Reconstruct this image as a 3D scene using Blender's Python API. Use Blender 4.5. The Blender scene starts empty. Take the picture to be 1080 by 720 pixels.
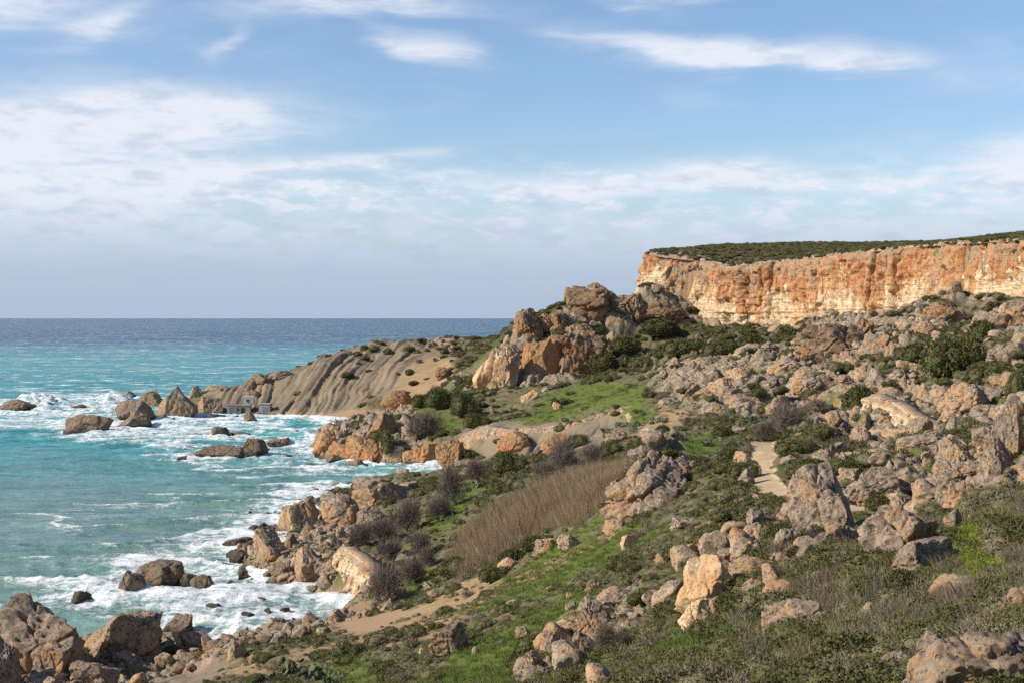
import bpy, math, random
import numpy as np
from mathutils import Vector, Matrix, Euler

sc = bpy.context.scene
R = math.radians
# ---------------------------------------------------------------- camera
EYE = 35.0
cam_d = bpy.data.cameras.new('camera'); cam = bpy.data.objects.new('camera', cam_d)
sc.collection.objects.link(cam); sc.camera = cam
cam.location = (0, 0, EYE); cam.rotation_euler = (R(90), 0, 0)
cam_d.sensor_width = 36; cam_d.lens = 50; cam_d.shift_y = -25/1080
cam_d.clip_start = 0.5; cam_d.clip_end = 120000
# ---------------------------------------------------------------- exposure
sc.view_settings.view_transform = 'Standard'; sc.view_settings.look = 'None'
sc.view_settings.gamma = 1; sc.view_settings.use_curve_mapping = False
sc.view_settings.exposure = 0.40
sc.cycles.use_denoising = False
# ---------------------------------------------------------------- sun
SUN_EL = 33.0
SUN_TO = Vector((-1.0, -0.24, 0)).normalized()*math.cos(R(SUN_EL)); SUN_TO.z = math.sin(R(SUN_EL))
sun_d = bpy.data.lights.new('sun', 'SUN'); sun = bpy.data.objects.new('sun', sun_d)
sc.collection.objects.link(sun)
sun_d.energy = 5.0; sun_d.angle = R(0.5); sun_d.color = (1.0, 0.90, 0.76)
sun.rotation_euler = SUN_TO.to_track_quat('Z', 'Y').to_euler()
# ---------------------------------------------------------------- node helper
class NT:
    def __init__(s, nt): s.t = nt
    def n(s, kind, **kw):
        nd = s.t.nodes.new(kind)
        for k, v in kw.items():
            if k.startswith('i_'):
                k = k[2:]; k = int(k) if k.isdigit() else k
                s.set(nd, k, v)
            else: setattr(nd, k, v)
        return nd
    def set(s, nd, k, v):
        if isinstance(v, bpy.types.NodeSocket): s.t.links.new(v, nd.inputs[k])
        elif isinstance(v, bpy.types.Node): s.t.links.new(v.outputs[0], nd.inputs[k])
        else: nd.inputs[k].default_value = v
    def m(s, op, a, b=0.0, c=None, clamp=False):
        nd = s.t.nodes.new('ShaderNodeMath'); nd.operation = op; nd.use_clamp = clamp
        s.set(nd, 0, a); s.set(nd, 1, b)
        if c is not None: s.set(nd, 2, c)
        return nd.outputs[0]
    def mix(s, f, a, b, mode='MIX'):
        nd = s.t.nodes.new('ShaderNodeMix'); nd.data_type = 'RGBA'; nd.blend_type = mode; nd.clamp_factor = True
        s.set(nd, 0, f)
        for k, v in ((6, a), (7, b)):
            if isinstance(v, (tuple, list)) and len(v) == 3: v = (*v, 1)
            s.set(nd, k, v)
        return nd.outputs[2]
    def ramp(s, x, a, b, lo=0.0, hi=1.0, smooth=True):
        nd = s.t.nodes.new('ShaderNodeMapRange'); nd.interpolation_type = 'SMOOTHSTEP' if smooth else 'LINEAR'
        s.set(nd, 0, x); s.set(nd, 1, a); s.set(nd, 2, b); s.set(nd, 3, lo); s.set(nd, 4, hi)
        return nd.outputs[0]
    def noise(s, vec, scale, detail=4, rough=0.55, dist=0.0, col=False):
        nd = s.t.nodes.new('ShaderNodeTexNoise')
        s.set(nd, 'Vector', vec); nd.inputs['Scale'].default_value = scale
        nd.inputs['Detail'].default_value = detail; nd.inputs['Roughness'].default_value = rough
        nd.inputs['Distortion'].default_value = dist
        return nd.outputs[1 if col else 0]
    def voro(s, vec, scale, feat='F1', out=0, rnd=1.0):
        nd = s.t.nodes.new('ShaderNodeTexVoronoi'); nd.feature = feat
        s.set(nd, 'Vector', vec); nd.inputs['Scale'].default_value = scale; nd.inputs['Randomness'].default_value = rnd
        return nd.outputs[out]
    def mapping(s, vec, scale=(1, 1, 1), rot=(0, 0, 0), loc=(0, 0, 0)):
        nd = s.t.nodes.new('ShaderNodeMapping'); s.set(nd, 0, vec)
        nd.inputs[1].default_value = loc; nd.inputs[2].default_value = rot; nd.inputs[3].default_value = scale
        return nd.outputs[0]
def material(name):
    m = bpy.data.materials.new(name); m.use_nodes = True; m.node_tree.nodes.clear()
    t = NT(m.node_tree); out = t.n('ShaderNodeOutputMaterial'); b = t.n('ShaderNodeBsdfPrincipled')
    m.node_tree.links.new(b.outputs[0], out.inputs[0])
    b.inputs['Roughness'].default_value = 0.9; b.inputs['Specular IOR Level'].default_value = 0.25
    return m, t, b
# ---------------------------------------------------------------- sky with thin cloud
world = bpy.data.worlds.new('World'); sc.world = world; world.use_nodes = True
wt = NT(world.node_tree); world.node_tree.nodes.clear()
w_out = wt.n('ShaderNodeOutputWorld'); w_bg = wt.n('ShaderNodeBackground')
world.node_tree.links.new(w_bg.outputs[0], w_out.inputs[0])
SKY_K = 0.10
w_bg.inputs[1].default_value = SKY_K
sky = wt.n('ShaderNodeTexSky', sky_type='NISHITA'); sky.sun_disc = False
sky.sun_elevation = R(SUN_EL); sky.sun_rotation = math.atan2(SUN_TO.x, SUN_TO.y)
sky.altitude = 30; sky.air_density = 1.0; sky.dust_density = 0.6; sky.ozone_density = 2.0
tc = wt.n('ShaderNodeTexCoord'); sep = wt.n('ShaderNodeSeparateXYZ', i_0=tc.outputs['Generated'])
dx, dy, dz = sep.outputs
az = wt.m('MULTIPLY', wt.m('ARCTAN2', dx, dy), 57.2958)             # degrees, 0 = straight out
el = wt.m('MULTIPLY', wt.m('ARCSINE', dz), 57.2958)
uv = wt.n('ShaderNodeCombineXYZ', i_0=az, i_1=el, i_2=0.0).outputs[0]
def azel(px, py): return math.degrees(math.atan((px-540)/1500)), math.degrees(math.atan((335-py)/1500*math.cos(math.atan((px-540)/1500))))
# streaky noise, stretched along the wind
n_big = wt.noise(wt.mapping(uv, (0.10, 0.32, 1), (0, 0, R(8))), 1.0, 6, 0.50, 0.0)
n_fib = wt.noise(wt.mapping(uv, (0.16, 1.0, 1), (0, 0, R(12)), (3, 7, 0)), 1.0, 8, 0.60, 0.25)
n_puf = wt.noise(wt.mapping(uv, (0.35, 0.75, 1), (0, 0, 0), (11, 2, 0)), 1.0, 8, 0.58, 0.1)
wob = wt.m('MULTIPLY', wt.m('SUBTRACT', n_big, 0.5), 3.6)
wob2 = wt.m('MULTIPLY', wt.m('SUBTRACT', n_fib, 0.5), 1.8)
az_w = wt.m('ADD', az, wt.m('MULTIPLY', wob, 2.2)); el_w = wt.m('ADD', wt.m('ADD', el, wt.m('MULTIPLY', wob, 0.45)), wt.m('MULTIPLY', wob2, 0.6))
def blob(ax, ey, ra, re, tilt, amp, p=1.0):
    """a cloud patch round azimuth ax, elevation ey (degrees), tilted"""
    a = wt.m('SUBTRACT', az_w, ax); e = wt.m('SUBTRACT', el_w, ey)
    c, s = math.cos(R(tilt)), math.sin(R(tilt))
    u = wt.m('DIVIDE', wt.m('ADD', wt.m('MULTIPLY', a, c), wt.m('MULTIPLY', e, s)), ra)
    v = wt.m('DIVIDE', wt.m('SUBTRACT', wt.m('MULTIPLY', e, c), wt.m('MULTIPLY', a, s)), re)
    q = wt.m('ADD', wt.m('MULTIPLY', u, u), wt.m('MULTIPLY', v, v))
    return wt.m('MULTIPLY', wt.m('EXPONENT', wt.m('MULTIPLY', q, -1.0)), amp)
def add_all(l):
    r = l[0]
    for x in l[1:]: r = wt.m('ADD', r, x)
    return r
CIRRUS = [(-21.5, 12.2, 6.5, 1.9, -4, 1.0), (-15.5, 11.4, 2.0, .45, 25, .6), (-10.6, 10.9, 1.2, .3, 35, .6),
          (-15.5, 7.6, 6.5, 1.4, 2, 1.5), (-10.5, 8.2, 3.2, .8, -2, .5), (-6.5, 6.2, 4.0, .38, 5, .75), (-13, 5.3, 5.5, .7, 3, .5),
          (-20, 4.8, 9, 1.8, 0, 1.0), (-5.0, 12.6, 4.0, .5, -3, 1.0), (-3.3, 10.6, 2.0, .7, -8, .85), (-5.6, 11.5, 1.5, .5, -30, .4),
          (6.5, 12.8, 3.2, .5, 3, .75), (5.5, 10.9, 4.5, .5, -8, .75), (10.0, 10.2, 5.5, .65, -3, .95), (14.5, 10.0, 3.0, .45, 2, .5), (17.5, 12.3, 2.0, .25, -10, .4),
          (-3.0, 5.3, 5.5, .8, 3, .55), (4.0, 5.4, 5.0, .7, 4, .55), (9.0, 5.6, 4.5, .9, 2, .6), (15.0, 4.9, 5.0, 1.1, 3, .6), (20.0, 6.0, 2.4, 1.2, 10, 1.1)]
cir = add_all([blob(*b) for b in CIRRUS])
cir = wt.m('MULTIPLY', cir, wt.ramp(n_fib, 0.26, 0.74, 0.55, 1.2))
cir = wt.ramp(cir, 0.05, 1.15, 0.0, 0.95)
cir = wt.m('ADD', cir, wt.m('MULTIPLY', wt.ramp(n_big, 0.5, 0.8, 0.0, 0.35), 1.0))
veil = wt.m('MULTIPLY', wt.ramp(el, 6.0, 2.0, 0.0, 0.85), wt.ramp(n_puf, 0.36, 0.60, 0.35, 1.0))
n_cum = wt.noise(wt.mapping(uv, (0.55, 1.5, 1), (0, 0, R(4)), (21, 9, 0)), 1.0, 9, 0.60, 0.1)
bank = wt.m('MULTIPLY', wt.ramp(n_cum, 0.47, 0.64, 0, 0.8), wt.m('MULTIPLY', wt.ramp(el, 1.2, 2.6), wt.ramp(el, 7.0, 4.6)))
cir = wt.m('ADD', cir, wt.m('MULTIPLY', bank, 0.8))
amt = wt.m('MINIMUM', wt.m('ADD', cir, veil), 0.93)
n_shade = wt.noise(wt.mapping(uv, (0.45, 1.3, 1), (0, 0, 0), (5, 1, 0)), 1.0, 7, 0.58, 0.15)
ccol = wt.mix(wt.ramp(n_shade, 0.46, 0.68, 0, 0.7), (0.64/SKY_K, 0.67/SKY_K, 0.73/SKY_K), (0.42/SKY_K, 0.485/SKY_K, 0.60/SKY_K))
hz = wt.ramp(el, 5.5, 0.2, 0, 1)
ccol = wt.mix(wt.m('MULTIPLY', hz, 0.8), ccol, (0.345/SKY_K, 0.415/SKY_K, 0.54/SKY_K))
skyc = wt.mix(1.0, sky.outputs[0], (0.96, 1.03, 1.14), 'MULTIPLY')
full = wt.mix(amt, skyc, ccol)
low = wt.mix(wt.m('MULTIPLY', wt.ramp(el, 5.2, 0.0, 0, 0.92), 1.0), full, (0.325/SKY_K, 0.40/SKY_K, 0.525/SKY_K))
wt.set(w_bg, 0, low)

# ---------------------------------------------------------------- noise and terrain maths (numpy)
def _h(ix, iy, iz, seed):
    n = (ix.astype(np.int64)*374761393 + iy.astype(np.int64)*668265263 + iz.astype(np.int64)*2147483647*3 + seed*974634777) & 0xFFFFFFFF
    n = ((n ^ (n >> 13)) * 1274126177) & 0xFFFFFFFF
    n = ((n ^ (n >> 16)) * 2246822519) & 0xFFFFFFFF
    return ((n ^ (n >> 15)) & 0xFFFFFF).astype(np.float32) / float(0xFFFFFF)
def vnoise2(x, y, seed=0):
    xi = np.floor(x); yi = np.floor(y); fx = (x-xi).astype(np.float32); fy = (y-yi).astype(np.float32)
    xi = xi.astype(np.int64); yi = yi.astype(np.int64); z = np.zeros_like(xi)
    u = fx*fx*fx*(fx*(fx*6-15)+10); v = fy*fy*fy*(fy*(fy*6-15)+10)
    a = _h(xi, yi, z, seed); b = _h(xi+1, yi, z, seed); c = _h(xi, yi+1, z, seed); d = _h(xi+1, yi+1, z, seed)
    return (a*(1-u)*(1-v)+b*u*(1-v)+c*(1-u)*v+d*u*v)*2-1
def vnoise3(x, y, z, seed=0):
    xi = np.floor(x); yi = np.floor(y); zi = np.floor(z)
    fx = (x-xi); fy = (y-yi); fz = (z-zi)
    xi = xi.astype(np.int64); yi = yi.astype(np.int64); zi = zi.astype(np.int64)
    u = fx*fx*(3-2*fx); v = fy*fy*(3-2*fy); w = fz*fz*(3-2*fz); r = 0
    for dx in (0, 1):
        for dy in (0, 1):
            for dz in (0, 1):
                r = r + _h(xi+dx, yi+dy, zi+dz, seed)*(u if dx else 1-u)*(v if dy else 1-v)*(w if dz else 1-w)
    return r*2-1
def fbm2(x, y, o=4, seed=0, g=0.5):
    r = 0; a = 1.0; t = 0
    for i in range(o):
        r = r + a*vnoise2(x+17.3*i, y-9.1*i, seed+i); t += a; a *= g; x = x*2.03; y = y*2.03
    return r/t
def ridged2(x, y, o=4, seed=0, g=0.5):
    r = 0; a = 1.0; t = 0
    for i in range(o):
        r = r + a*(1-np.abs(vnoise2(x+7.7*i, y+3.1*i, seed+i))*1.6); t += a; a *= g; x = x*2.1; y = y*2.1
    return r/t
def fbm3(x, y, z, o=4, seed=0, g=0.5):
    r = 0; a = 1.0; t = 0
    for i in range(o):
        r = r + a*vnoise3(x+17.3*i, y-9.1*i, z+4.7*i, seed+i); t += a; a *= g; x = x*2.03; y = y*2.03; z = z*2.03
    return r/t
def worley2(x, y, seed=0):
    xi = np.floor(x).astype(np.int64); yi = np.floor(y).astype(np.int64); z = np.zeros_like(xi)
    f1 = np.full(x.shape, 9.0, np.float32); f2 = f1.copy(); cid = np.zeros(x.shape, np.float32)
    for dx in (-1, 0, 1):
        for dy in (-1, 0, 1):
            cx = xi+dx; cy = yi+dy
            px = cx + _h(cx, cy, z, seed); py = cy + _h(cx, cy, z, seed+57)
            d = np.sqrt((px-x)**2+(py-y)**2).astype(np.float32)
            m = d < f1
            f2 = np.where(m, f1, np.minimum(f2, d)); cid = np.where(m, _h(cx, cy, z, seed+99), cid); f1 = np.where(m, d, f1)
    return f1, f2, cid
def worley3(x, y, zz, seed=0):
    xi = np.floor(x).astype(np.int64); yi = np.floor(y).astype(np.int64); zi = np.floor(zz).astype(np.int64)
    f1 = np.full(x.shape, 9.0, np.float32); f2 = f1.copy(); cid = np.zeros(x.shape, np.float32)
    for dx in (-1, 0, 1):
        for dy in (-1, 0, 1):
            for dz in (-1, 0, 1):
                cx = xi+dx; cy = yi+dy; cz = zi+dz
                px = cx + _h(cx, cy, cz, seed); py = cy + _h(cx, cy, cz, seed+57); pz = cz + _h(cx, cy, cz, seed+31)
                d = np.sqrt((px-x)**2+(py-y)**2+(pz-zz)**2).astype(np.float32)
                m = d < f1
                f2 = np.where(m, f1, np.minimum(f2, d)); cid = np.where(m, _h(cx, cy, cz, seed+99), cid); f1 = np.where(m, d, f1)
    return f1, f2, cid
def sstep(a, b, x):
    t = np.clip((x-a)/(b-a), 0, 1); return t*t*(3-2*t)
def poly_sd(x, y, poly):                      # signed distance, positive inside
    p = np.asarray(poly, float); q = np.roll(p, -1, axis=0)
    d2 = np.full(x.shape, 1e12); ins = np.zeros(x.shape, bool)
    for (ax, ay), (bx, by) in zip(p, q):
        ex, ey = bx-ax, by-ay; L = ex*ex+ey*ey+1e-9
        t = np.clip(((x-ax)*ex+(y-ay)*ey)/L, 0, 1)
        d2 = np.minimum(d2, (x-ax-t*ex)**2+(y-ay-t*ey)**2)
        if abs(ey) > 1e-9:
            ins ^= ((ay > y) != (by > y)) & (x < ex*(y-ay)/ey+ax)
    d = np.sqrt(d2); return np.where(ins, d, -d)
def warp(x, y):
    return np.stack([x/(y+60.0)*9.0, np.log(np.maximum(y, -50)+60.0)*9.0], -1)
def rbf_fit(pts):
    p = np.array(pts, float); W = warp(p[:, 0], p[:, 1]); n = len(p)
    K = -np.linalg.norm(W[:, None]-W[None], axis=2) - 0.0*np.eye(n)
    P = np.c_[np.ones(n), W]
    A = np.block([[K, P], [P.T, np.zeros((3, 3))]])
    A[:n, :n] -= np.eye(n)*0.02
    s = np.linalg.solve(A, np.r_[p[:, 2], np.zeros(3)])
    return W, s
def rbf_eval(f, x, y):
    W, s = f; sh = x.shape; q = warp(x.ravel(), y.ravel()); out = np.empty(len(q)); n = len(W)
    for i in range(0, len(q), 40000):
        b = q[i:i+40000]
        K = -np.sqrt(((b[:, None, :]-W[None])**2).sum(2))
        out[i:i+40000] = K@s[:n] + s[n] + b@s[n+1:]
    return out.reshape(sh)
def base_height(x, y, low, high, coast, plateau):
    sd = poly_sd(x, y, coast)
    zl = np.maximum(rbf_eval(low, x, y), 0.3)
    wob = 1.6*fbm2(x/9, y/9, 3, 5)
    sdn = sd + wob
    zl = np.minimum(zl, 0.15 + 0.85*np.maximum(sdn, 0) + 0.02*sdn**2*(sdn > 0))
    zl = np.where(sdn < 0, np.maximum(sdn*0.5, -4.0), zl)
    ps = poly_sd(x, y, plateau)
    zh = rbf_eval(high, x, y)
    k = sstep(0.3, 1.6, ps)
    return zl*(1-k)+zh*k, sdn, ps

def blocks2(x, y, seed=0):
    """broken ground: every cell a block with its own height and tilt, cracks between"""
    xi = np.floor(x).astype(np.int64); yi = np.floor(y).astype(np.int64); z = np.zeros_like(xi)
    f1 = np.full(x.shape, 9.0, np.float32); f2 = f1.copy(); h = np.zeros(x.shape, np.float32)
    for dx in (-1, 0, 1):
        for dy in (-1, 0, 1):
            cx = xi+dx; cy = yi+dy
            ox = x-(cx + _h(cx, cy, z, seed)); oy = y-(cy + _h(cx, cy, z, seed+57))
            d = np.sqrt(ox*ox*(0.6+0.8*_h(cx, cy, z, seed+5))+oy*oy).astype(np.float32)
            m = d < f1
            hh = _h(cx, cy, z, seed+99)+(_h(cx, cy, z, seed+3)-0.5)*1.5*ox+(_h(cx, cy, z, seed+4)-0.5)*1.5*oy
            f2 = np.where(m, f1, np.minimum(f2, d)); h = np.where(m, hh, h); f1 = np.where(m, d, f1)
    return h, np.clip((f2-f1)*5.0, 0, 1), f1

LOW_PTS = [(10.67,32.0,27.21),(10.08,28.0,27.81),(11.44,26.0,28.33),(9.12,38.0,25.25),(5.33,50.0,22.17),(2.48,62.0,19.09),(-2.0,75.0,15.75),(-8.59,92.0,11.39),(-17.28,108.0,7.28),(-29.01,128.0,2.57),(12.96,36.0,27.2),(12.88,42.0,26.18),(11.04,46.0,24.73),(9.36,54.0,22.94),(6.83,64.0,20.71),(3.12,78.0,17.58),(-2.35,88.0,14.76),(-9.71,104.0,11.08),(-18.56,116.0,7.55),(-26.0,130.0,4.23),(17.28,48.0,26.52),(16.56,54.0,25.46),(14.4,60.0,24.0),(11.44,66.0,22.46),(9.37,74.0,20.94),(6.45,88.0,18.28),(1.4,105.0,15.05),(-2.99,112.0,12.23),(-7.32,122.0,8.97),(-14.29,134.0,5.52),(-10.12,138.0,6.48),(22.32,62.0,26.11),(22.08,72.0,24.68),(19.2,80.0,23.0),(14.91,86.0,22.1),(10.67,100.0,20.0),(6.51,122.0,16.7),(1.76,132.0,12.74),(-3.87,145.0,8.61),(-7.23,155.0,6.07),(-12.11,158.0,2.87),(30.6,85.0,25.65),(29.13,95.0,24.55),(23.31,92.0,23.04),(18.95,98.0,22.72),(19.41,112.0,22.68),(21.55,122.0,23.61),(15.12,108.0,21.68),(11.01,118.0,18.87),(9.68,132.0,17.84),(13.43,130.0,23.82),(17.07,128.0,22.8),(9.83,134.0,18.92),(22.0,150.0,22.5),(18.35,172.0,20.67),(11.2,168.0,16.52),(6.8,170.0,14.03),(2.32,174.0,11.22),(-4.59,172.0,6.91),(-8.03,172.0,5.19),(-13.0,195.0,5.75),(-18.8,235.0,4.45),(-23.81,188.0,4.92),(-19.63,184.0,3.72),(-19.33,200.0,3.67),(-22.71,262.0,3.56),(-20.17,275.0,2.55),(-27.95,262.0,2.69),(-33.6,240.0,1.4),(-23.0,345.0,5.1),(-13.4,335.0,7.08),(-30.33,350.0,4.67),(0.0,290.0,6.39),(-8.0,300.0,4.6),(13.97,262.0,11.77),(-8.8,330.0,9.92),(4.03,302.0,10.84),(19.47,292.0,16.12),(20.0,300.0,18.0),(10.33,310.0,13.3),(13.6,340.0,13.47),(10.13,380.0,14.73),(0.0,410.0,15.87),(24.0,360.0,17.0),(5.6,420.0,16.8),(-5.73,430.0,14.93),(17.0,425.0,16.02),(30.8,420.0,19.04),(45.87,430.0,23.53),(48.0,480.0,31.8),(40.4,505.0,36.68),(28.2,470.0,31.87),(29.33,440.0,24.15),(-16.0,600.0,25.0),(-28.0,600.0,25.8),(0.0,620.0,27.15),(-39.67,595.0,25.88),(-54.13,580.0,24.56),(-70.93,560.0,19.69),(-86.4,540.0,14.12),(-105.0,525.0,8.05),(-109.2,520.0,3.8),(-95.95,514.0,0.39),(-80.0,500.0,0.33),(-65.6,492.0,0.23),(-44.99,482.0,2.22),(-31.0,465.0,5.55),(-36.67,500.0,10.0),(-19.2,480.0,14.2),(-24.73,530.0,19.1),(-14.93,560.0,18.95),(-49.0,490.0,5.6),(-37.33,400.0,7.0),(-30.05,392.0,7.56),(-39.68,372.0,4.74),(-47.12,372.0,2.76),(-28.0,420.0,8.4),(-4.93,370.0,9.1),(-14.4,360.0,8.6),(28.67,215.0,19.95),(31.73,170.0,21.97),(35.0,250.0,20.83),(35.53,205.0,22.02),(25.6,240.0,19.8),(32.0,300.0,22.0),(43.4,310.0,23.63),(55.47,320.0,25.4),(45.47,220.0,22.53),(55.2,230.0,25.03),(63.47,280.0,26.6),(65.6,240.0,27.8),(82.8,270.0,32.3),(98.6,290.0,35.0),(97.2,270.0,33.2),(50.4,420.0,25.2),(56.4,470.0,31.87),(66.73,455.0,31.06),(75.4,435.0,31.81),(60.8,380.0,27.4),(84.73,410.0,33.63),(88.8,370.0,34.26),(96.72,372.0,35.25),(98.0,350.0,36.17),(105.8,345.0,40.29),(106.67,320.0,35.0),(109.0,300.0,31.6),(46.0,150.0,26.0),(57.6,160.0,27.53),(43.73,160.0,24.87),(38.5,150.0,25.5),(34.67,130.0,22.87),(36.8,120.0,25.0),(41.4,115.0,25.8),(25.2,105.0,23.45),(25.96,118.0,23.59),(31.41,152.0,23.35),(39.6,180.0,23.6),(56.0,200.0,26.33),(76.67,230.0,29.63),(56.93,488.0,31.42),(65.33,478.0,30.22),(74.88,468.0,30.32),(84.37,452.0,30.48),(93.44,438.0,31.79),(99.6,415.0,34.17),(106.67,400.0,35.27),(110.88,378.0,36.76),(113.43,362.0,38.14),(41.42,497.0,42.29),(46.4,508.0,46.18),(50.0,500.0,42.67),(37.18,485.0,38.23),(3.66,458.0,35.31),(10.78,462.0,33.77),(18.24,456.0,32.87),(22.75,474.0,40.37),(27.93,476.0,44.84),(35.42,483.0,42.08),(41.0,492.0,39.26),(11.73,440.0,24.15),(1.51,452.0,29.88),(-4.46,446.0,22.21),(-9.43,442.0,17.03),(20.44,438.0,24.78),(2.67,500.0,30.0),(20.8,520.0,29.11),(35.33,530.0,33.23),(-6.67,500.0,22.67),(1.8,540.0,28.88),(28.33,425.0,20.83),(0.0,-25.0,35.5),(-12.0,-10.0,34.0),(14.0,-10.0,35.5),(0.0,0.0,33.2),(3.0,14.0,28.6),(-5.0,20.0,27.0),(12.0,16.0,30.0),(-15.0,5.0,30.0),(30.0,5.0,36.0),(40.0,40.0,32.0),(60.0,80.0,34.0),(-30.0,40.0,18.0),(-40.0,80.0,10.0),(75.0,150.0,37.0),(100.0,220.0,42.0),(135.0,290.0,42.0),(-60.0,140.0,3.0),(170.0,250.0,48.0),(150.0,100.0,42.0),(100.0,0.0,42.0),(0.0,700.0,18.0),(80.0,800.0,25.0),(300.0,300.0,50.0),(-112.0,572.0,5.0),(-100.0,605.0,8.0),(-80.0,632.0,13.0),(-60.0,655.0,16.0),(-122.0,590.0,1.5),(-60.0,690.0,8.0),(-20.0,715.0,12.0),(-118.0,548.0,5.5),(-85.0,600.0,14.5),(-30.0,640.0,24.0)]
HIGH_PTS = [(47.95,525.0,59.15),(60.0,500.0,54.33),(75.13,490.0,52.64),(90.87,470.0,53.49),(105.6,440.0,54.65),(116.2,415.0,55.2),(124.13,380.0,54.76),(127.17,350.0,53.9),(62.0,620.0,64.14),(76.8,640.0,65.51),(95.33,650.0,66.85),(114.4,660.0,67.78),(136.4,660.0,68.22),(156.0,650.0,67.72),(172.2,630.0,66.92),(184.0,600.0,66.0),(186.67,560.0,64.87),(187.2,520.0,63.77),(61.87,580.0,61.87),(170.0,250.0,55.0),(300.0,300.0,60.0),(200.0,700.0,68.0),(80.0,800.0,64.0),(400.0,900.0,66.0),(60.0,700.0,60.0),(150.0,950.0,60.0),(200.0,480.0,66.0)]
RIM = [(47.49,520.0),(51.3,513.0),(58.25,508.0),(65.65,505.0),(70.24,497.0),(76.14,486.0),(82.85,478.0),(90.29,467.0),(95.55,455.0),(100.28,449.0),(104.64,436.0),(110.5,425.0),(115.08,411.0),(119.4,398.0),(120.95,386.0),(122.17,374.0),(121.72,358.0),(122.5,352.0),(123.9,341.0),(140,320),(155,290),(185,262),(240,240)]
RIM_BACK = [(54,545),(62,575),(80,610),(95,660)]
PLATEAU = [(95,660),(80,610),(62,575),(54,545),(47.49,520.0),(51.3,513.0),(58.25,508.0),(65.65,505.0),(70.24,497.0),(76.14,486.0),(82.85,478.0),(90.29,467.0),(95.55,455.0),(100.28,449.0),(104.64,436.0),(110.5,425.0),(115.08,411.0),(119.4,398.0),(120.95,386.0),(122.17,374.0),(121.72,358.0),(122.5,352.0),(123.9,341.0),(140,320),(155,290),(185,262),(240,240),(600,200),(1500,200),(1500,1500),(300,1250),(120,980)]
COAST = [(-77.89,147.89),(-63.1,147.89),(-53.24,147.89),(-42.0,150.0),(-37.32,151.3),(-31.16,143.84),(-29.58,147.89),(-27.39,152.17),(-24.55,156.72),(-20.74,159.57),(-19.69,164.06),(-21.66,171.01),(-25.86,177.97),(-30.92,185.51),(-35.26,194.44),(-40.4,207.51),(-41.4,223.4),(-43.27,238.64),(-40.86,266.5),(-42,285),(-34,300),(-24,305),(-18,300),(-13.56,328.12),(-22.29,334.39),(-31.21,334.39),(-40.45,340.91),(-48.1,357.14),(-55.69,383.21),(-56.5,413.39),(-56.24,448.72),(-62.29,481.65),(-79.25,495.28),(-90.0,500.0),(-101.94,509.71),(-109.8,514.71),(-115.0,500.0),(-123.02,519.8),(-128,560),(-120,600),(-105,650),(-70,690),(-20,730),(30,820),(80,950),(300,1300),(1600,1600),(1600,-300),(-80,-300),(-80,100)]
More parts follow.
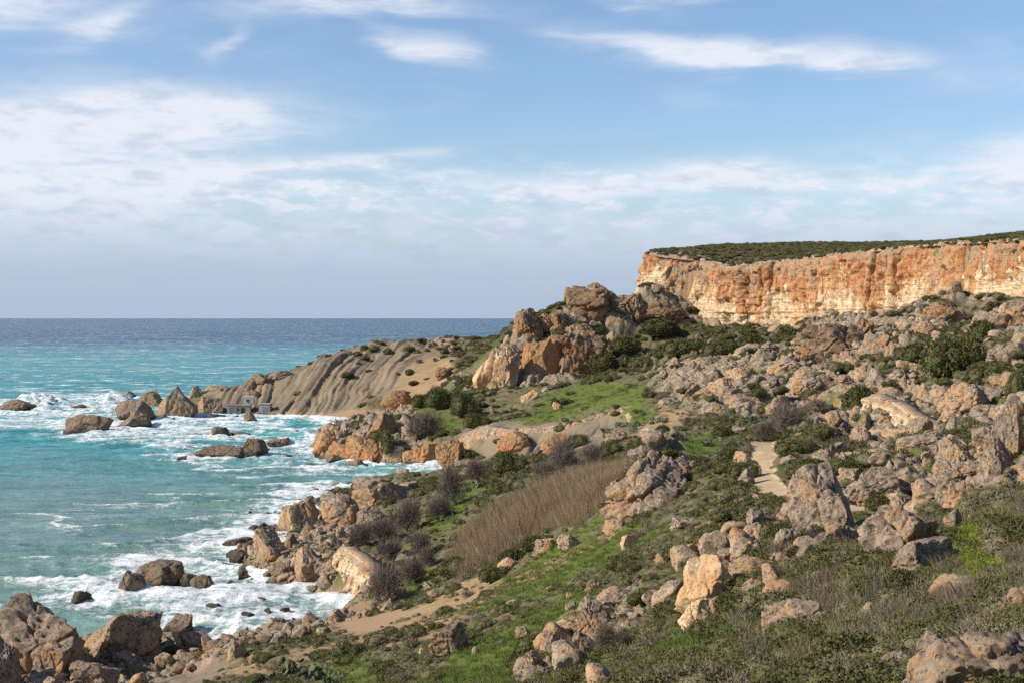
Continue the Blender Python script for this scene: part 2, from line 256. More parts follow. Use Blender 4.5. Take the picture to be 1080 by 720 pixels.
ZONES = [
  ('rock',5.0,13,6,[(-11.4,426.7),(-7.5,452.1),(0.9,457.1),(6.1,456.8),(15.7,471.0),(22.4,480.0),(32.0,479.4),(46.4,507.9),(52.6,492.9),(53.2,455.6),(48.2,370.4),(36.0,359.9),(28.0,420.7),(16.0,400.3),(0.0,405.7)]),
  ('rock',2.9,8.5,6,[(34.8,348.2),(51.8,443.8),(65.9,449.4),(94.7,458.3),(101.4,447.5),(115.4,412.2),(120.8,393.8),(113.5,327.3),(71.9,141.8),(36.1,71.2),(34.2,95.0),(32.8,107.0),(31.5,131.4),(26.7,121.3),(29.0,140.3),(33.4,172.7),(32.0,192.1),(30.7,229.9),(29.6,277.8)]),
  ('rock',1.2,3,3,[(25.3,118.4),(31.5,131.4),(34.6,112.8),(36.1,71.2),(24.4,48.1),(25.5,70.9),(22.8,74.2),(22.5,84.2),(18.4,89.2),(20.2,101.2)]),
  ('rock',1.3,2.4,2,[(8.4,126.0),(12.9,168.7),(19.5,209.0),(21.9,205.3),(15.7,129.5),(16.5,123.6),(13.0,121.5),(10.2,118.0)]),
  ('rock',3.2,7,3,[(-52.6,362.1),(-59.3,433.9),(-53.6,473.2),(-45.3,485.1),(-35.0,477.9),(-22.5,355.6),(-18.0,336.8),(-11.1,334.3),(-10.3,297.2),(-22.2,332.3),(-40.6,338.7)]),
  ('rock',0.9,3,3,[(-40.1,207.4),(-43.1,237.9),(-41.3,269.2),(-37.6,296.6),(-21.3,291.1),(-16.9,243.8),(-22.5,241.1),(-23.2,210.6),(-23.8,187.7),(-24.2,181.5),(-21.8,172.0),(-17.2,143.5),(-24.1,172.1),(-31.7,186.4)]),
  ('rock',0.6,1.6,1.5,[(1.0,76.9),(3.4,84.5),(5.8,86.5),(7.8,77.6),(6.4,68.8),(3.6,67.4),(2.5,62.1),(0.9,65.2)]),
  ('rock',0.9,2.2,1.5,[(10.8,81.2),(13.0,85.0),(14.6,72.9),(11.4,53.6),(9.5,49.0),(10.0,57.8),(9.3,66.1)]),
  ('rock',1.0,3,3,[(-69.7,141.3),(-49.4,137.2),(-39.7,141.7),(-35.2,142.8),(-26.0,130.0),(-27.4,128.6),(-30.8,128.4),(-33.8,120.7),(-42.9,119.2),(-57.9,117.4)]),
  ('rock',1.1,2.8,2,[(12.7,95.0),(16.6,99.6),(18.0,90.2),(14.7,64.7),(12.3,63.6),(13.1,78.7),(11.6,83.0)]),
  ('scrub',0,0,5,[(26.3,394.9),(37.8,377.8),(49.0,377.1),(61.2,367.0),(67.9,339.3),(76.6,396.3),(73.3,477.8),(58.8,490.4),(52.8,494.7),(46.2,495.2),(40.5,475.0),(32.5,443.0)]),
  ('scrub',0,0,4,[(56.6,235.8),(76.0,271.3),(88.9,283.8),(110.0,323.6),(67.5,194.6),(55.1,158.9),(53.6,174.7),(56.3,211.3)]),
  ('green',0,0,3,[(1.1,319.1),(7.4,369.4),(15.5,386.9),(25.0,374.3),(29.8,338.2),(26.9,283.9),(24.5,229.7),(19.4,227.5),(19.5,292.1),(12.0,300.2)]),
  ('green',0,0,2,[(14.2,128.7),(20.5,170.7),(24.8,169.3),(29.7,174.5),(23.8,137.2),(19.9,129.7),(17.6,125.6),(15.2,126.8)]),
  ('green',0,0,2,[(-17.2,112.5),(-14.0,110.7),(-10.2,99.0),(-6.9,86.7),(-6.0,75.0),(-12.4,88.3)]),
  ('green',0,0,3,[(-10.7,228.4),(-4.7,232.8),(-5.5,205.2),(-8.8,187.8),(-9.7,171.9),(-9.3,139.1),(-12.6,163.9),(-11.9,177.8),(-11.5,192.2)]),
  ('green',0,0,2,[(3.2,60.7),(5.6,69.8),(7.7,64.3),(10.0,57.8),(10.2,52.6),(5.9,55.4),(4.2,52.7)]),
  ('green',0,0,2,[(17.4,61.4),(19.7,66.6),(22.5,67.5),(21.4,57.3),(15.5,41.5),(13.7,43.8),(13.3,48.6)]),
  ('green',0,0,5,[(5.3,132.7),(10.7,114.8),(10.7,99.9),(6.4,95.8),(1.3,94.6),(-2.7,99.5),(-1.6,122.0)]),
  ('green',0,0,2,[(-42.0,484.7),(-11.9,357.8),(-13.6,339.9),(-29.8,372.7)]),
  ('green',0,0,2,[(-4.2,90.5),(1.2,90.6),(6.4,95.8),(6.5,88.1),(1.0,76.9),(0.0,64.0),(-5.1,77.2)]),
  ('clay',1.6,5,3,[(-13.2,331.1),(-13.3,344.5),(-7.0,349.2),(4.1,307.0),(15.2,285.9),(21.6,294.4),(23.0,275.5),(14.4,216.5),(6.3,235.0),(-3.8,287.9)]),
  ('clay',0.7,2.2,2,[(-34.6,123.4),(-34.5,132.5),(-31.1,133.5),(-25.9,129.3),(-23.6,122.2),(-23.5,108.5),(-28.7,110.3)]),
  ('sand',0,0,3,[(-81.0,486.1),(-62.7,481.9),(-31.8,397.2),(-39.0,479.7),(-66.3,497.4),(-84.7,508.1)]),
  ('sand',0,0,3,[(-25.0,172.1),(-25.3,180.9),(-22.3,176.2),(-15.0,160.3),(-9.3,139.1),(-10.7,123.0),(-16.8,132.4)]),
  ('earth',0,0,3,[(-25.4,126.8),(-19.9,124.2),(-16.0,126.5),(-10.4,130.3),(-7.9,147.5),(-2.4,141.2),(0.4,133.6),(0.8,124.7),(-0.4,116.5),(-2.8,105.2),(-4.6,99.2),(-8.1,100.8),(-12.3,108.7),(-17.9,112.0)]),
  ('earth',0,0,2,[(-13.0,99.7),(-18.1,113.1),(-24.1,124.8),(-23.6,114.0),(-17.5,109.1)]),
  ('earth',0,0,2,[(17.4,218.1),(25.5,239.5),(29.1,223.9),(24.6,204.9),(20.4,204.2)]),
  ('earth',0,0,2,[(10.8,81.2),(14.0,91.5),(17.1,98.4),(16.6,91.5),(13.6,81.9),(11.5,77.6)]),
  ('earth',0,0,3,[(30.9,289.7),(39.7,297.8),(49.6,286.1),(44.6,267.7),(34.4,271.7)]),
  ('earth',0,0,2,[(0.0,121.0),(4.7,118.4),(8.6,117.7),(8.5,111.5),(4.4,110.5),(0.4,108.6)]),
  ('clay',2.0,5,5,[(-106,512),(-118,535),(-112,566),(-98,590),(-80,602),(-60,612),(-35,612),(-25,598),(-30,570),(-36,530),(-40,505),(-52,492),(-80,494)]),
  ('rock',1.6,5,4,[(-40,612),(-38,585),(-24,560),(-12,560),(-12,600),(-20,612)]),
  ('earth',0,0,4,[(-44,600),(-44,570),(-38,520),(-30,520),(-20,560),(-15,600)]),
  ('earth',0,0,5,[(-40,612),(-50,565),(-46,500),(-32,465),(-14,466),(-10,520),(-8,600)]),
  ('rock',2.2,5,5,[(38,478),(50,462),(72,470),(76,500),(52,522),(38,510)]),
  ('scrub',0,0,4,[(-20,480),(-24,560),(-20,640),(20,640),(10,520),(2,450),(-10,450)]),
  ('scrub',0,0,5,[(-26,600),(-40,640),(60,660),(40,520),(10,470),(-8,462),(-14,470),(-8,520)]),
  ('scrub',0,0,5,[(-130,590),(-95,603),(-60,618),(-30,620),(-30,690),(-110,680)]),
  ('earth',0,0,4,[(-120,540),(-112,575),(-100,600),(-90,590),(-110,530)]),
]
PATH_MAIN = ([(23.4,131.9),(21.4,120.9),(20.1,116.5),(19.1,108.5),(19.0,99.4),(20.6,93.7),(22.1,87.7),(22.6,84.7)],1.05)
PATH_LOOP = ([(22.1,288.5),(22.7,276.3),(19.8,232.3),(21.4,214.4),(22.8,214.2)],0.5)
BOULDERS = [
  (-184.55,530.3,23.33,4.6,'s','low sloping grey rock washed by surf at the left edge',1),
  (-161.92,530.3,8.48,2.83,'w','small dark rock awash in white surf, left of the sea stacks',1),
  (-127.95,430.33,14.34,5.74,'s','jagged low rock left of the sea stacks, surf at its foot',1),
  (-129.63,486.11,14.91,8.43,'s','dark broad sea stack between the jagged low rock and the cone',1),
  (-117.86,448.72,12.56,5.98,'s','craggy wave-washed rock in front of the dark broad stack',1),
  (-140.74,552.63,12.53,7.37,'s','lighter brown sloping rock rising behind the craggy ones',1),
  (-164.42,610.47,8.14,3.66,'s','small grey rock behind the sea stacks in spray',1),
  (-116.56,495.28,14.53,11.56,'r2','largest conical brown boulder of the sea stacks',1),
  (-131.35,589.89,10.22,7.08,'r2','rounded brown boulder behind the conical one',1),
  (-108.06,509.71,10.87,6.8,'r2','squat brown boulder left of the boathouses',1),
  (-127.65,617.65,10.71,5.76,'r2','brown boulder above and behind the squat one',1),
  (-113.2,472.97,3.15,1.89,'w','tiny black rock at the foot of the conical boulder',1),
  (-104.67,495.28,4.62,1.32,'w','flat black rock before the squat boulder',1),
  (-91.15,377.7,4.53,1.51,'w','flat black rock alone in teal water, nearer of a pair',1),
  (-94.21,394.74,4.21,1.84,'w','black humped rock alone in teal water, farther of a pair',1),
  (-78.98,345.39,5.99,1.84,'w','low dark rock at the left tip of the long reef',1),
  (-71.62,347.68,11.59,3.71,'w2','long dark brown reef block in the middle of the bay',1),
  (-65.45,359.59,10.07,4.32,'w2','higher reef block with a square top, right of the long one',1),
  (-83.12,410.16,7.11,3.83,'w2','dark hump rock with a flat shelf running to its right',1),
  (-77.38,410.16,8.2,1.91,'w2','low flat rock shelf beside the dark hump rock',1),
  (-86.56,468.75,5.62,4.06,'r2','grey block standing in the surf before the boathouses',1),
  (-93.98,486.11,2.92,1.62,'w','small dark rock left of the grey block by the boathouses',1),
  (-62.79,386.03,7.21,3.09,'s','brown rounded rock off the tip of the orange headland',1),
  (-65.7,430.33,3.44,1.15,'w','tiny dark rock alone in the green shallows',1),
  (-55.95,357.14,1.9,0.95,'w','tiny dark rock beside the headland foot',1),
  (-44.78,326.09,4.78,1.52,'w','black wave-washed slab under the headland foot',1),
  (-41.27,324.07,4.32,1.08,'w','thin black slab right of the other slab at the headland',1),
  (-31.46,312.5,2.5,0.83,'w','small black rock in the narrow inlet',1),
  (-41.4,213.41,5.98,2.13,'w','flat jet black rock on the surf edge, farther of two',1),
  (-38.51,202.7,4.32,1.89,'w','jet black rock on the surf edge, nearer of two',1),
  (-43.72,201.15,1.07,0.8,'w','tiny black rock alone in foam between reef and shore',1),
  (-55.63,184.21,2.7,1.6,'w2','pointed dark pair of rocks, farther, far left of the square reef',1),
  (-52.91,175.59,3.16,1.29,'w2','low dark rock, nearer, far left of the square reef',1),
  (-47.61,176.77,5.19,3.54,'w2','steep dark boulder at the left end of the square reef',1),
  (-45.93,184.21,8.35,3.19,'w2','long square-topped reddish reef block in foam',1),
  (-44.37,177.97,1.78,0.83,'w','small black rock before the square-topped reef',1),
  (-41.75,184.21,3.19,2.21,'w2','brown rock right of the square-topped reef',1),
  (-38.72,179.79,3.6,2.4,'w2','brown rounded rock beside the surf, right end of the reef chain',1),
  (-35.23,169.35,2.48,1.02,'w','small flat black rock in bright foam',1),
  (-36.77,156.25,3.75,2.29,'s','brown wedge rock in the foam pool at the bottom',1),
  (-38.08,153.96,2.26,0.92,'w','low dark rock beside the brown wedge rock',1),
  (-30.89,166.67,2.0,0.67,'w','tiny flat black rock in the foam pool, leftmost of a line',1),
  (-28.74,167.73,1.12,0.89,'w','small dark rock in the foam pool, middle of a line',1),
  (-26.92,168.27,1.79,0.67,'s','small brown rock in the foam pool, rightmost of a line',1),
  (-29.76,157.19,1.47,0.63,'w','small dark rock alone at the bottom of the foam pool',1),
  (-35.48,180.41,2.41,1.68,'s','grey rounded rock on the surf edge, upper of two',1),
  (-33.73,173.84,2.32,1.62,'s','grey rounded rock on the surf edge, lower of two',1),
  (-30.3,172.13,1.61,1.26,'s','small grey rock at the edge of the foam pool',1),
  (-20.0,163.04,1.74,0.87,'r2','small brown boulder at the right tip of the foam pool',1),
  (29.94,440.27,13.5,7.63,'r5','dark craggy rock among the scrub right of the headland crags',0),
  (15.11,435.88,12.79,7.56,'r5','craggy block between the red-brown and the mid height crags',0),
  (9.6,450.04,10.8,6.0,'r5','small crag in the notch behind the blunt seaward crag',0),
  (1.47,440.15,11.74,7.63,'r5','brown crag above the orange and cream foot of the headland',0),
  (23.6,431.75,11.51,8.06,'r5','crag right of the steep one with the shadowed side',0),
  (-3.5,437.54,8.75,7.58,'c5','pale crag between the cream wedge and the brown crag',0),
  (-23.1,495.06,9.9,3.96,'r5','low crag on the orange slope between clay ridge and headland',0),
  (-15.53,439.66,7.62,4.1,'c5','tan crag on the slope left of the cream wedge',0),
  (9.15,274.59,7.32,2.93,'o','tan broken ledge along the top of the clay bank, left',0),
  (0.97,292.05,8.57,3.89,'o','tan ribbed block at the foot of the clay bank',0),
  (52.17,489.09,16.3,7.83,'r5','grey rubble crag filling the gap below the left end of the cliff',0),
  (18.39,54.08,1.08,0.43,'r3','grey ledge in the grass near the right edge',0),
  (12.56,67.27,1.52,0.81,'r3','broken ledge on the slope under the footpath',0),
  (11.09,65.25,1.13,0.61,'c','tan stone beside the big cream boulder, uphill',0),
  (13.04,85.01,1.7,1.25,'c','tan slanting rock above the pale hollow block',0),
  (10.94,60.34,1.05,0.56,'r3','grey flat rock among shrubs right of the cream boulders',0),
  (7.34,73.36,1.27,0.59,'c','low tan rock on the open slope left of the cream boulders',0),
  (9.27,86.89,1.39,0.7,'r','grey rock on the open slope above the cream boulders',0),
  (8.43,114.98,2.3,0.92,'c','low pale ledge under the triangular knoll',0),
  (11.69,97.42,1.95,0.91,'r','low grey rock on the open slope under the knoll',0),
  (35.16,136.97,6.39,2.01,'c3','cream ledge at the top of the undercut wall',0),
  (45.54,220.35,6.46,3.82,'r3','wide grey boulder uphill of the bare brown trees',0),
  (55.64,228.64,6.71,3.66,'c','wide tan boulder in the middle of the boulder slope',0),
  (54.03,279.44,7.45,4.1,'r3','wide grey boulder in the left middle of the boulder slope',0),
  (46.01,287.54,6.52,3.45,'c','wide tan boulder at the left of the boulder slope',0),
  (69.4,266.93,7.12,4.27,'r3','grey boulder right of the pale rock mass at the cliff',0),
  (76.88,262.1,6.29,3.49,'r5','grey boulder left of the rocky spur',0),
  (43.13,134.78,5.39,3.05,'r3','wide layered boulder right of the cream wall',0),
  (28.53,93.02,3.72,1.86,'r3','wide pitted boulder below the rock with the dark cleft',0),
  (-33.45,226.02,7.53,5.12,'c2','big pale boulder at the tip of the spur, smooth sunlit front',0),
  (-26.53,221.11,7.37,5.6,'c2','biggest rounded orange boulder on the spur',0),
  (-25.02,227.45,3.03,2.43,'r2','small orange boulder leaning on the biggest spur boulder',0),
  (-21.33,236.95,10.43,4.11,'c2','long ridge of pale orange rock on the back of the spur',0),
  (-17.66,245.26,4.91,2.62,'r2','flat brown rock at the inland end of the spur ridge',0),
  (-21.85,215.6,4.31,2.3,'r2','low tan boulder behind the spur between two big ones',0),
  (-33.2,193.8,5.94,4.39,'r2','tall brown boulder on the shore below the pale one',0),
  (-31.8,203.87,2.45,2.17,'s','dark brown boulder between the tall brown one and the beach rocks',0),
  (-26.14,183.19,5.13,3.18,'r2','rounded brown boulder in the middle of the shore pile',0),
  (-29.92,204.03,2.18,1.22,'s','small dark rock behind the shore pile',0),
  (-24.65,186.74,2.74,1.24,'s','flat brown rock behind the rounded shore boulder',0),
  (-29.43,184.74,3.69,2.22,'s','brown block at the front of the shore pile',0),
  (-33.21,190.89,2.29,1.53,'s','dark block at the left of the shore pile',0),
  (-26.2,181.1,2.41,1.81,'c2','pale orange boulder on the beach below the shore pile',0),
  (-27.52,180.29,2.64,1.2,'r2','low tan boulder at the surf edge of the beach',0),
  (-24.79,177.1,1.77,0.94,'r2','small tan stone on the beach beside the pale boulder',0),
  (-38.06,207.57,1.94,1.38,'w','black rock at the foot of the tall brown boulder',0),
  (-35.63,189.53,3.79,1.77,'w2','dark low boulder under the shore pile at the surf',0),
  (-43.03,128.08,10.25,6.49,'r3','massive dark-topped boulder at the bottom left with a sunlit edge',0),
  (-37.52,136.61,8.38,5.65,'r3','massive rounded boulder next to the foam, bottom left',0),
  (-43.99,123.1,3.28,4.92,'r3','brown boulder cut by the left edge of the photo',0),
  (-41.14,126.45,3.71,3.03,'r3','rough grey boulder leaning before the massive dark-topped one',0),
  (-36.07,123.54,4.28,2.47,'c2','smooth pale boulder with a small stone on top',0),
  (-40.2,135.2,1.71,0.99,'c2','small pale stone resting on the smooth pale boulder',0),
  (-40.95,128.49,2.23,1.37,'c2','pale flat stone between the rough grey and smooth pale boulders',0),
  (-36.18,134.32,2.87,1.61,'r3','brown rock wedged before the massive rounded boulder',0),
  (-36.08,131.06,1.05,1.05,'r3','small round stone right of the smooth pale boulder',0),
  (-31.3,140.16,2.8,1.5,'r2','brown rock at the edge of the clay bank beside the foam pool',0),
  (-28.26,136.76,2.01,0.91,'r2','small brown rock right of the brown rock at the clay bank',0),
  (-24.84,127.15,1.86,2.03,'c2','cracked pale rock pillar on the near bluff above the foam',0),
  (-21.5,118.14,0.95,0.79,'c2','small pale rock behind the cracked pillar',0),
  (-3.73,87.42,2.56,1.98,'r3','pale brown boulder alone on the green slope at the bottom',0),
  (-6.1,95.36,0.57,0.38,'c','tiny pale stone left of the lone slope boulder',0),
  (-2.13,84.08,0.5,0.39,'c','small grey stone touching the right of the lone slope boulder',0),
  (0.61,83.71,0.78,0.56,'c','little stone at the left end of the middle outcrop',0),
  (1.13,80.53,0.75,0.59,'c','small blocky stone left of the big outcrop face',0),
  (2.13,70.86,1.8,1.61,'r3','tall pitted outcrop face between two green shrubs',0),
  (0.71,66.83,1.51,1.34,'r3','leaning pale slab at the bottom below the tall outcrop',0),
  (4.09,74.76,2.09,1.69,'r3','long slanting outcrop above the bare grey bush',0),
  (5.69,81.25,1.73,0.76,'r','flat grey rocks at the top of the middle outcrop',0),
  (3.72,91.48,0.49,0.3,'c','tiny pale stone on the grassy slope left of the outcrop',0),
  (5.17,90.23,1.2,0.78,'c','orange-faced rock capping the middle outcrop',0),
  (3.49,85.75,0.69,0.51,'r','small square rock on the edge of the middle outcrop',0),
  (3.32,68.28,0.36,1.0,'c','thin upright pale rock beside the bare grey bush',0),
  (0.07,98.25,0.92,0.46,'c','low white stone on the grassy slope',0),
  (-0.35,132.94,2.13,0.8,'c','low pale slab on the slope above the reeds, left of two',0),
  (4.91,118.85,2.22,1.11,'c','pale slab on the slope near the reeds, right of two',0),
  (3.17,125.22,2.5,1.09,'c','broad pale slab at the lower edge of the reeds',0),
  (8.24,99.67,1.33,0.8,'c3','small bright orange rock on the open slope',0),
  (7.32,94.69,0.51,0.38,'c','tiny orange stone below the bright orange rock',0),
  (2.66,97.19,0.65,0.39,'c','tiny stone in the middle of the grassy slope',0),
  (-7.63,139.57,1.49,0.74,'r','grey flat rock on the bare slope above the beach',0),
  (9.12,66.71,2.85,2.31,'c3','big cream boulder with a hollow smooth face',0),
  (8.2,62.72,2.09,1.42,'c3','lower cream boulder tucked under the hollow one',0),
  (8.11,63.7,1.02,0.42,'r','grey rock at the foot of the lower cream boulder',0),
  (12.88,79.51,1.38,1.27,'c3','pale hollow block up the slope from the cream boulders',0),
  (15.37,89.37,0.71,1.19,'c','upright orange rock on the earthy slope under the path',0),
  (10.05,49.94,2.53,1.46,'r3','low grey outcrop of jagged rock right of the cream boulders',0),
  (13.25,60.95,0.89,0.65,'c','smooth pale round boulder between shrubs',0),
  (12.77,59.12,0.55,0.35,'c3','small orange stone under the smooth round boulder',0),
  (17.06,77.54,3.93,3.83,'r3','tall rough pillar boulder beside the footpath',0),
  (15.93,69.27,2.86,1.57,'r3','rough ledge at the foot of the tall pillar boulder',0),
  (15.86,58.89,3.61,2.83,'r3','biggest round-backed boulder on the right, pitted grey front',0),
  (15.83,54.57,2.76,1.38,'r3','orange-sided ledge leaning on the biggest round boulder',0),
  (15.34,57.8,0.62,0.35,'c','small cream stone at the foot of the biggest round boulder',0),
  (20.3,65.63,1.14,1.14,'r3','small upright craggy rock right of the biggest boulder',0),
  (23.67,94.67,4.67,2.27,'r3','broad grey boulder behind the footpath, right of the pillar',0),
  (8.32,24.86,2.9,1.52,'r3','huge pale lichened boulder at the bottom right corner',0),
  (8.58,31.54,1.3,0.71,'r3','orange-faced rock before the huge corner boulder',0),
  (10.95,39.4,0.63,0.32,'r','small dark grey rock in the scrub left of the corner boulder',0),
  (16.6,46.8,0.69,0.31,'r','grey flat stone at the right edge above the dry grass',0),
  (12.27,41.36,0.28,0.17,'c','small whitish round stone in the dry scrub',0),
  (12.2,46.9,0.81,0.25,'r','row of low grey stones in front of the bright grass',0),
  (11.83,116.73,8.4,4.82,'r4','tall triangular rock knoll above the reeds',0),
  (14.92,120.98,3.23,2.1,'r','grey shoulder of rock beside the triangular knoll',0),
  (17.67,107.32,1.29,1.43,'r','grey rock left of the footpath among shrubs',0),
  (19.14,118.12,1.73,0.94,'c','orange and pale rock beside the head of the footpath',0),
  (23.98,149.24,1.99,0.99,'r','rock on the green terrace beyond the footpath',0),
  (18.92,169.92,2.27,1.02,'c','pale orange ledge behind the cactus hedge',0),
  (31.73,130.41,2.09,1.74,'r3','blocky boulder left of the cream rock wall',0),
  (30.51,134.61,2.33,1.44,'r3','rounded grey boulder left of the blocky one',0),
  (40.1,273.39,5.83,3.28,'c','large orange-faced boulder on the mid slope',0),
  (31.41,237.95,4.12,2.54,'c','orange boulder below the large orange-faced one',0),
  (30.87,217.41,4.35,2.03,'r','flat grey boulder above the pale dry bushes',0),
  (31.98,109.53,4.38,1.61,'r3','grey ledge with a dark cleft below the cream wall',0),
  (31.61,100.46,2.28,2.68,'r3','tall split rock beside the dark cleft',0),
  (30.29,89.1,2.61,3.33,'r3','tall craggy rock near the right edge with a white patch',0),
  (26.16,87.21,4.07,1.51,'r3','long low rock ledge behind the footpath bushes',0),
  (26.23,95.74,2.55,1.15,'r3','low orange-edged ledge left of the long low one',0),
  (34.34,97.94,2.61,3.92,'r3','dark-sided crag at the right edge',0),
  (48.06,147.14,6.87,2.55,'r3','layered grey crag high on the right slope',0),
  (56.08,200.28,8.01,2.67,'r3','layered grey slab above the cream rock wall',0),
  (59.51,171.66,5.26,3.89,'r3','leaning grey crag at the right edge below the cliff',0),
  (66.67,292.39,15.59,7.8,'r5','big pale rock mass leaning on the foot of the cliff',0),
  (72.27,297.02,8.71,6.73,'r5','lower right lobe of the pale rock mass at the cliff',0),
  (82.89,390.98,6.78,5.73,'r5','dark-backed upright block at the top of the pale rock mass',0),
  (62.29,233.58,2.18,3.11,'c','small cream-topped pinnacle on the boulder slope',0),
  (61.51,223.96,2.39,2.09,'c','orange split boulder on the boulder slope',0),
  (95.43,311.19,11.2,6.64,'r5','grey rocky spur under the red patch of the cliff',0),
  (107.25,343.75,3.67,3.21,'r','dark round boulder perched on the rocky spur',0),
  (84.56,241.15,13.5,7.4,'c5','cream buttress at the foot of the cliff, right edge',0),
  (71.85,389.07,4.67,4.15,'c','pale round boulder in the dark scrub under the cliff',0),
  (69.91,485.46,4.53,5.18,'c','cream leaning slab at the base of the cliff',0),
  (76.47,486.03,3.89,3.24,'c','small cream block fallen at the base of the cliff',0),
  (68.16,213.89,3.71,2.0,'r','grey boulder in the dark green scrub under the spur',0),
  (60.7,183.94,2.45,1.47,'c','yellow-stained boulder below the dark green scrub',0),
  (27.63,470.94,21.98,12.56,'r5','highest rounded crag of the rocky headland',0),
  (36.87,472.63,15.75,6.93,'r5','right shoulder of the highest headland crag',0),
  (4.76,446.29,10.12,10.71,'r5','blunt grey crag at the seaward end of the headland',0),
  (14.93,447.9,11.94,5.97,'r5','low crag between the blunt one and the highest one',0),
  (18.7,424.9,15.86,15.86,'r5','steep crag with a shadowed right side, middle of the headland',0),
  (7.37,425.18,14.74,14.17,'o','steep red-brown crag left of the shadowed one',0),
  (-1.41,421.58,9.56,12.37,'c5','orange and cream crag at the left foot of the headland',0),
  (-8.0,428.69,7.43,9.15,'c3','bright cream rock wedge, leftmost foot of the headland',0),
  (21.6,443.86,10.06,6.51,'r5','mid height crag below the highest one',0),
  (33.31,454.21,9.69,5.45,'r','grey boulder on the dark slope right of the crags',0),
  (39.66,472.2,9.44,6.93,'r5','grey boulder up against the left end of the cliff',0),
  (-16.98,404.25,4.31,4.31,'c3','pinkish pale block among the green bushes',0),
  (4.5,374.88,4.75,3.25,'c3','pale block below the headland crags',0),
  (10.93,341.64,3.42,2.05,'c','small pale rock in the green meadow with a bush',0),
  (-5.19,370.62,1.98,2.47,'c','small pinkish rock beside the bushes left of the meadow',0),
  (-87.4,537.28,12.18,3.58,'s','dark brown boulder on the clay ridge against the sea',0),
  (-93.78,532.87,9.24,3.55,'s','low brown rock left of the ridge boulder',0),
  (-94.55,521.4,5.56,2.78,'r','grey rock behind the boathouses',0),
  (-38.49,481.16,10.91,7.06,'o','orange broken block at the top of the orange headland',0),
  (-41.25,347.6,9.27,5.56,'o','orange crag at the seaward tip of the orange headland',0),
  (-34.93,338.01,9.01,6.76,'o','steep orange crag in the middle of the orange headland',0),
  (-47.02,358.01,6.21,5.25,'o','brown crag left foot of the orange headland',0),
  (-42.45,338.71,4.97,2.71,'s','brown boulder at the water under the orange headland',0),
  (-36.54,330.19,5.28,2.64,'s','grey brown boulder at the water, middle of the headland',0),
  (-32.31,356.33,8.08,6.18,'o','tall orange crag behind the dark bush',0),
  (-27.85,334.18,6.68,5.35,'c2','flat-topped pale orange block above the inlet',0),
  (-18.71,330.19,12.77,7.04,'o','dark red domed crag at the mouth of the inlet',0),
  (-12.52,302.98,7.27,5.25,'o','right shoulder of the red domed crag',0),
  (-23.45,351.71,1.41,2.34,'c','small pale standing stone above the inlet',0),
  (-9.15,298.36,1.19,1.19,'c','tiny brown rock in the bay mouth grass',0),
]
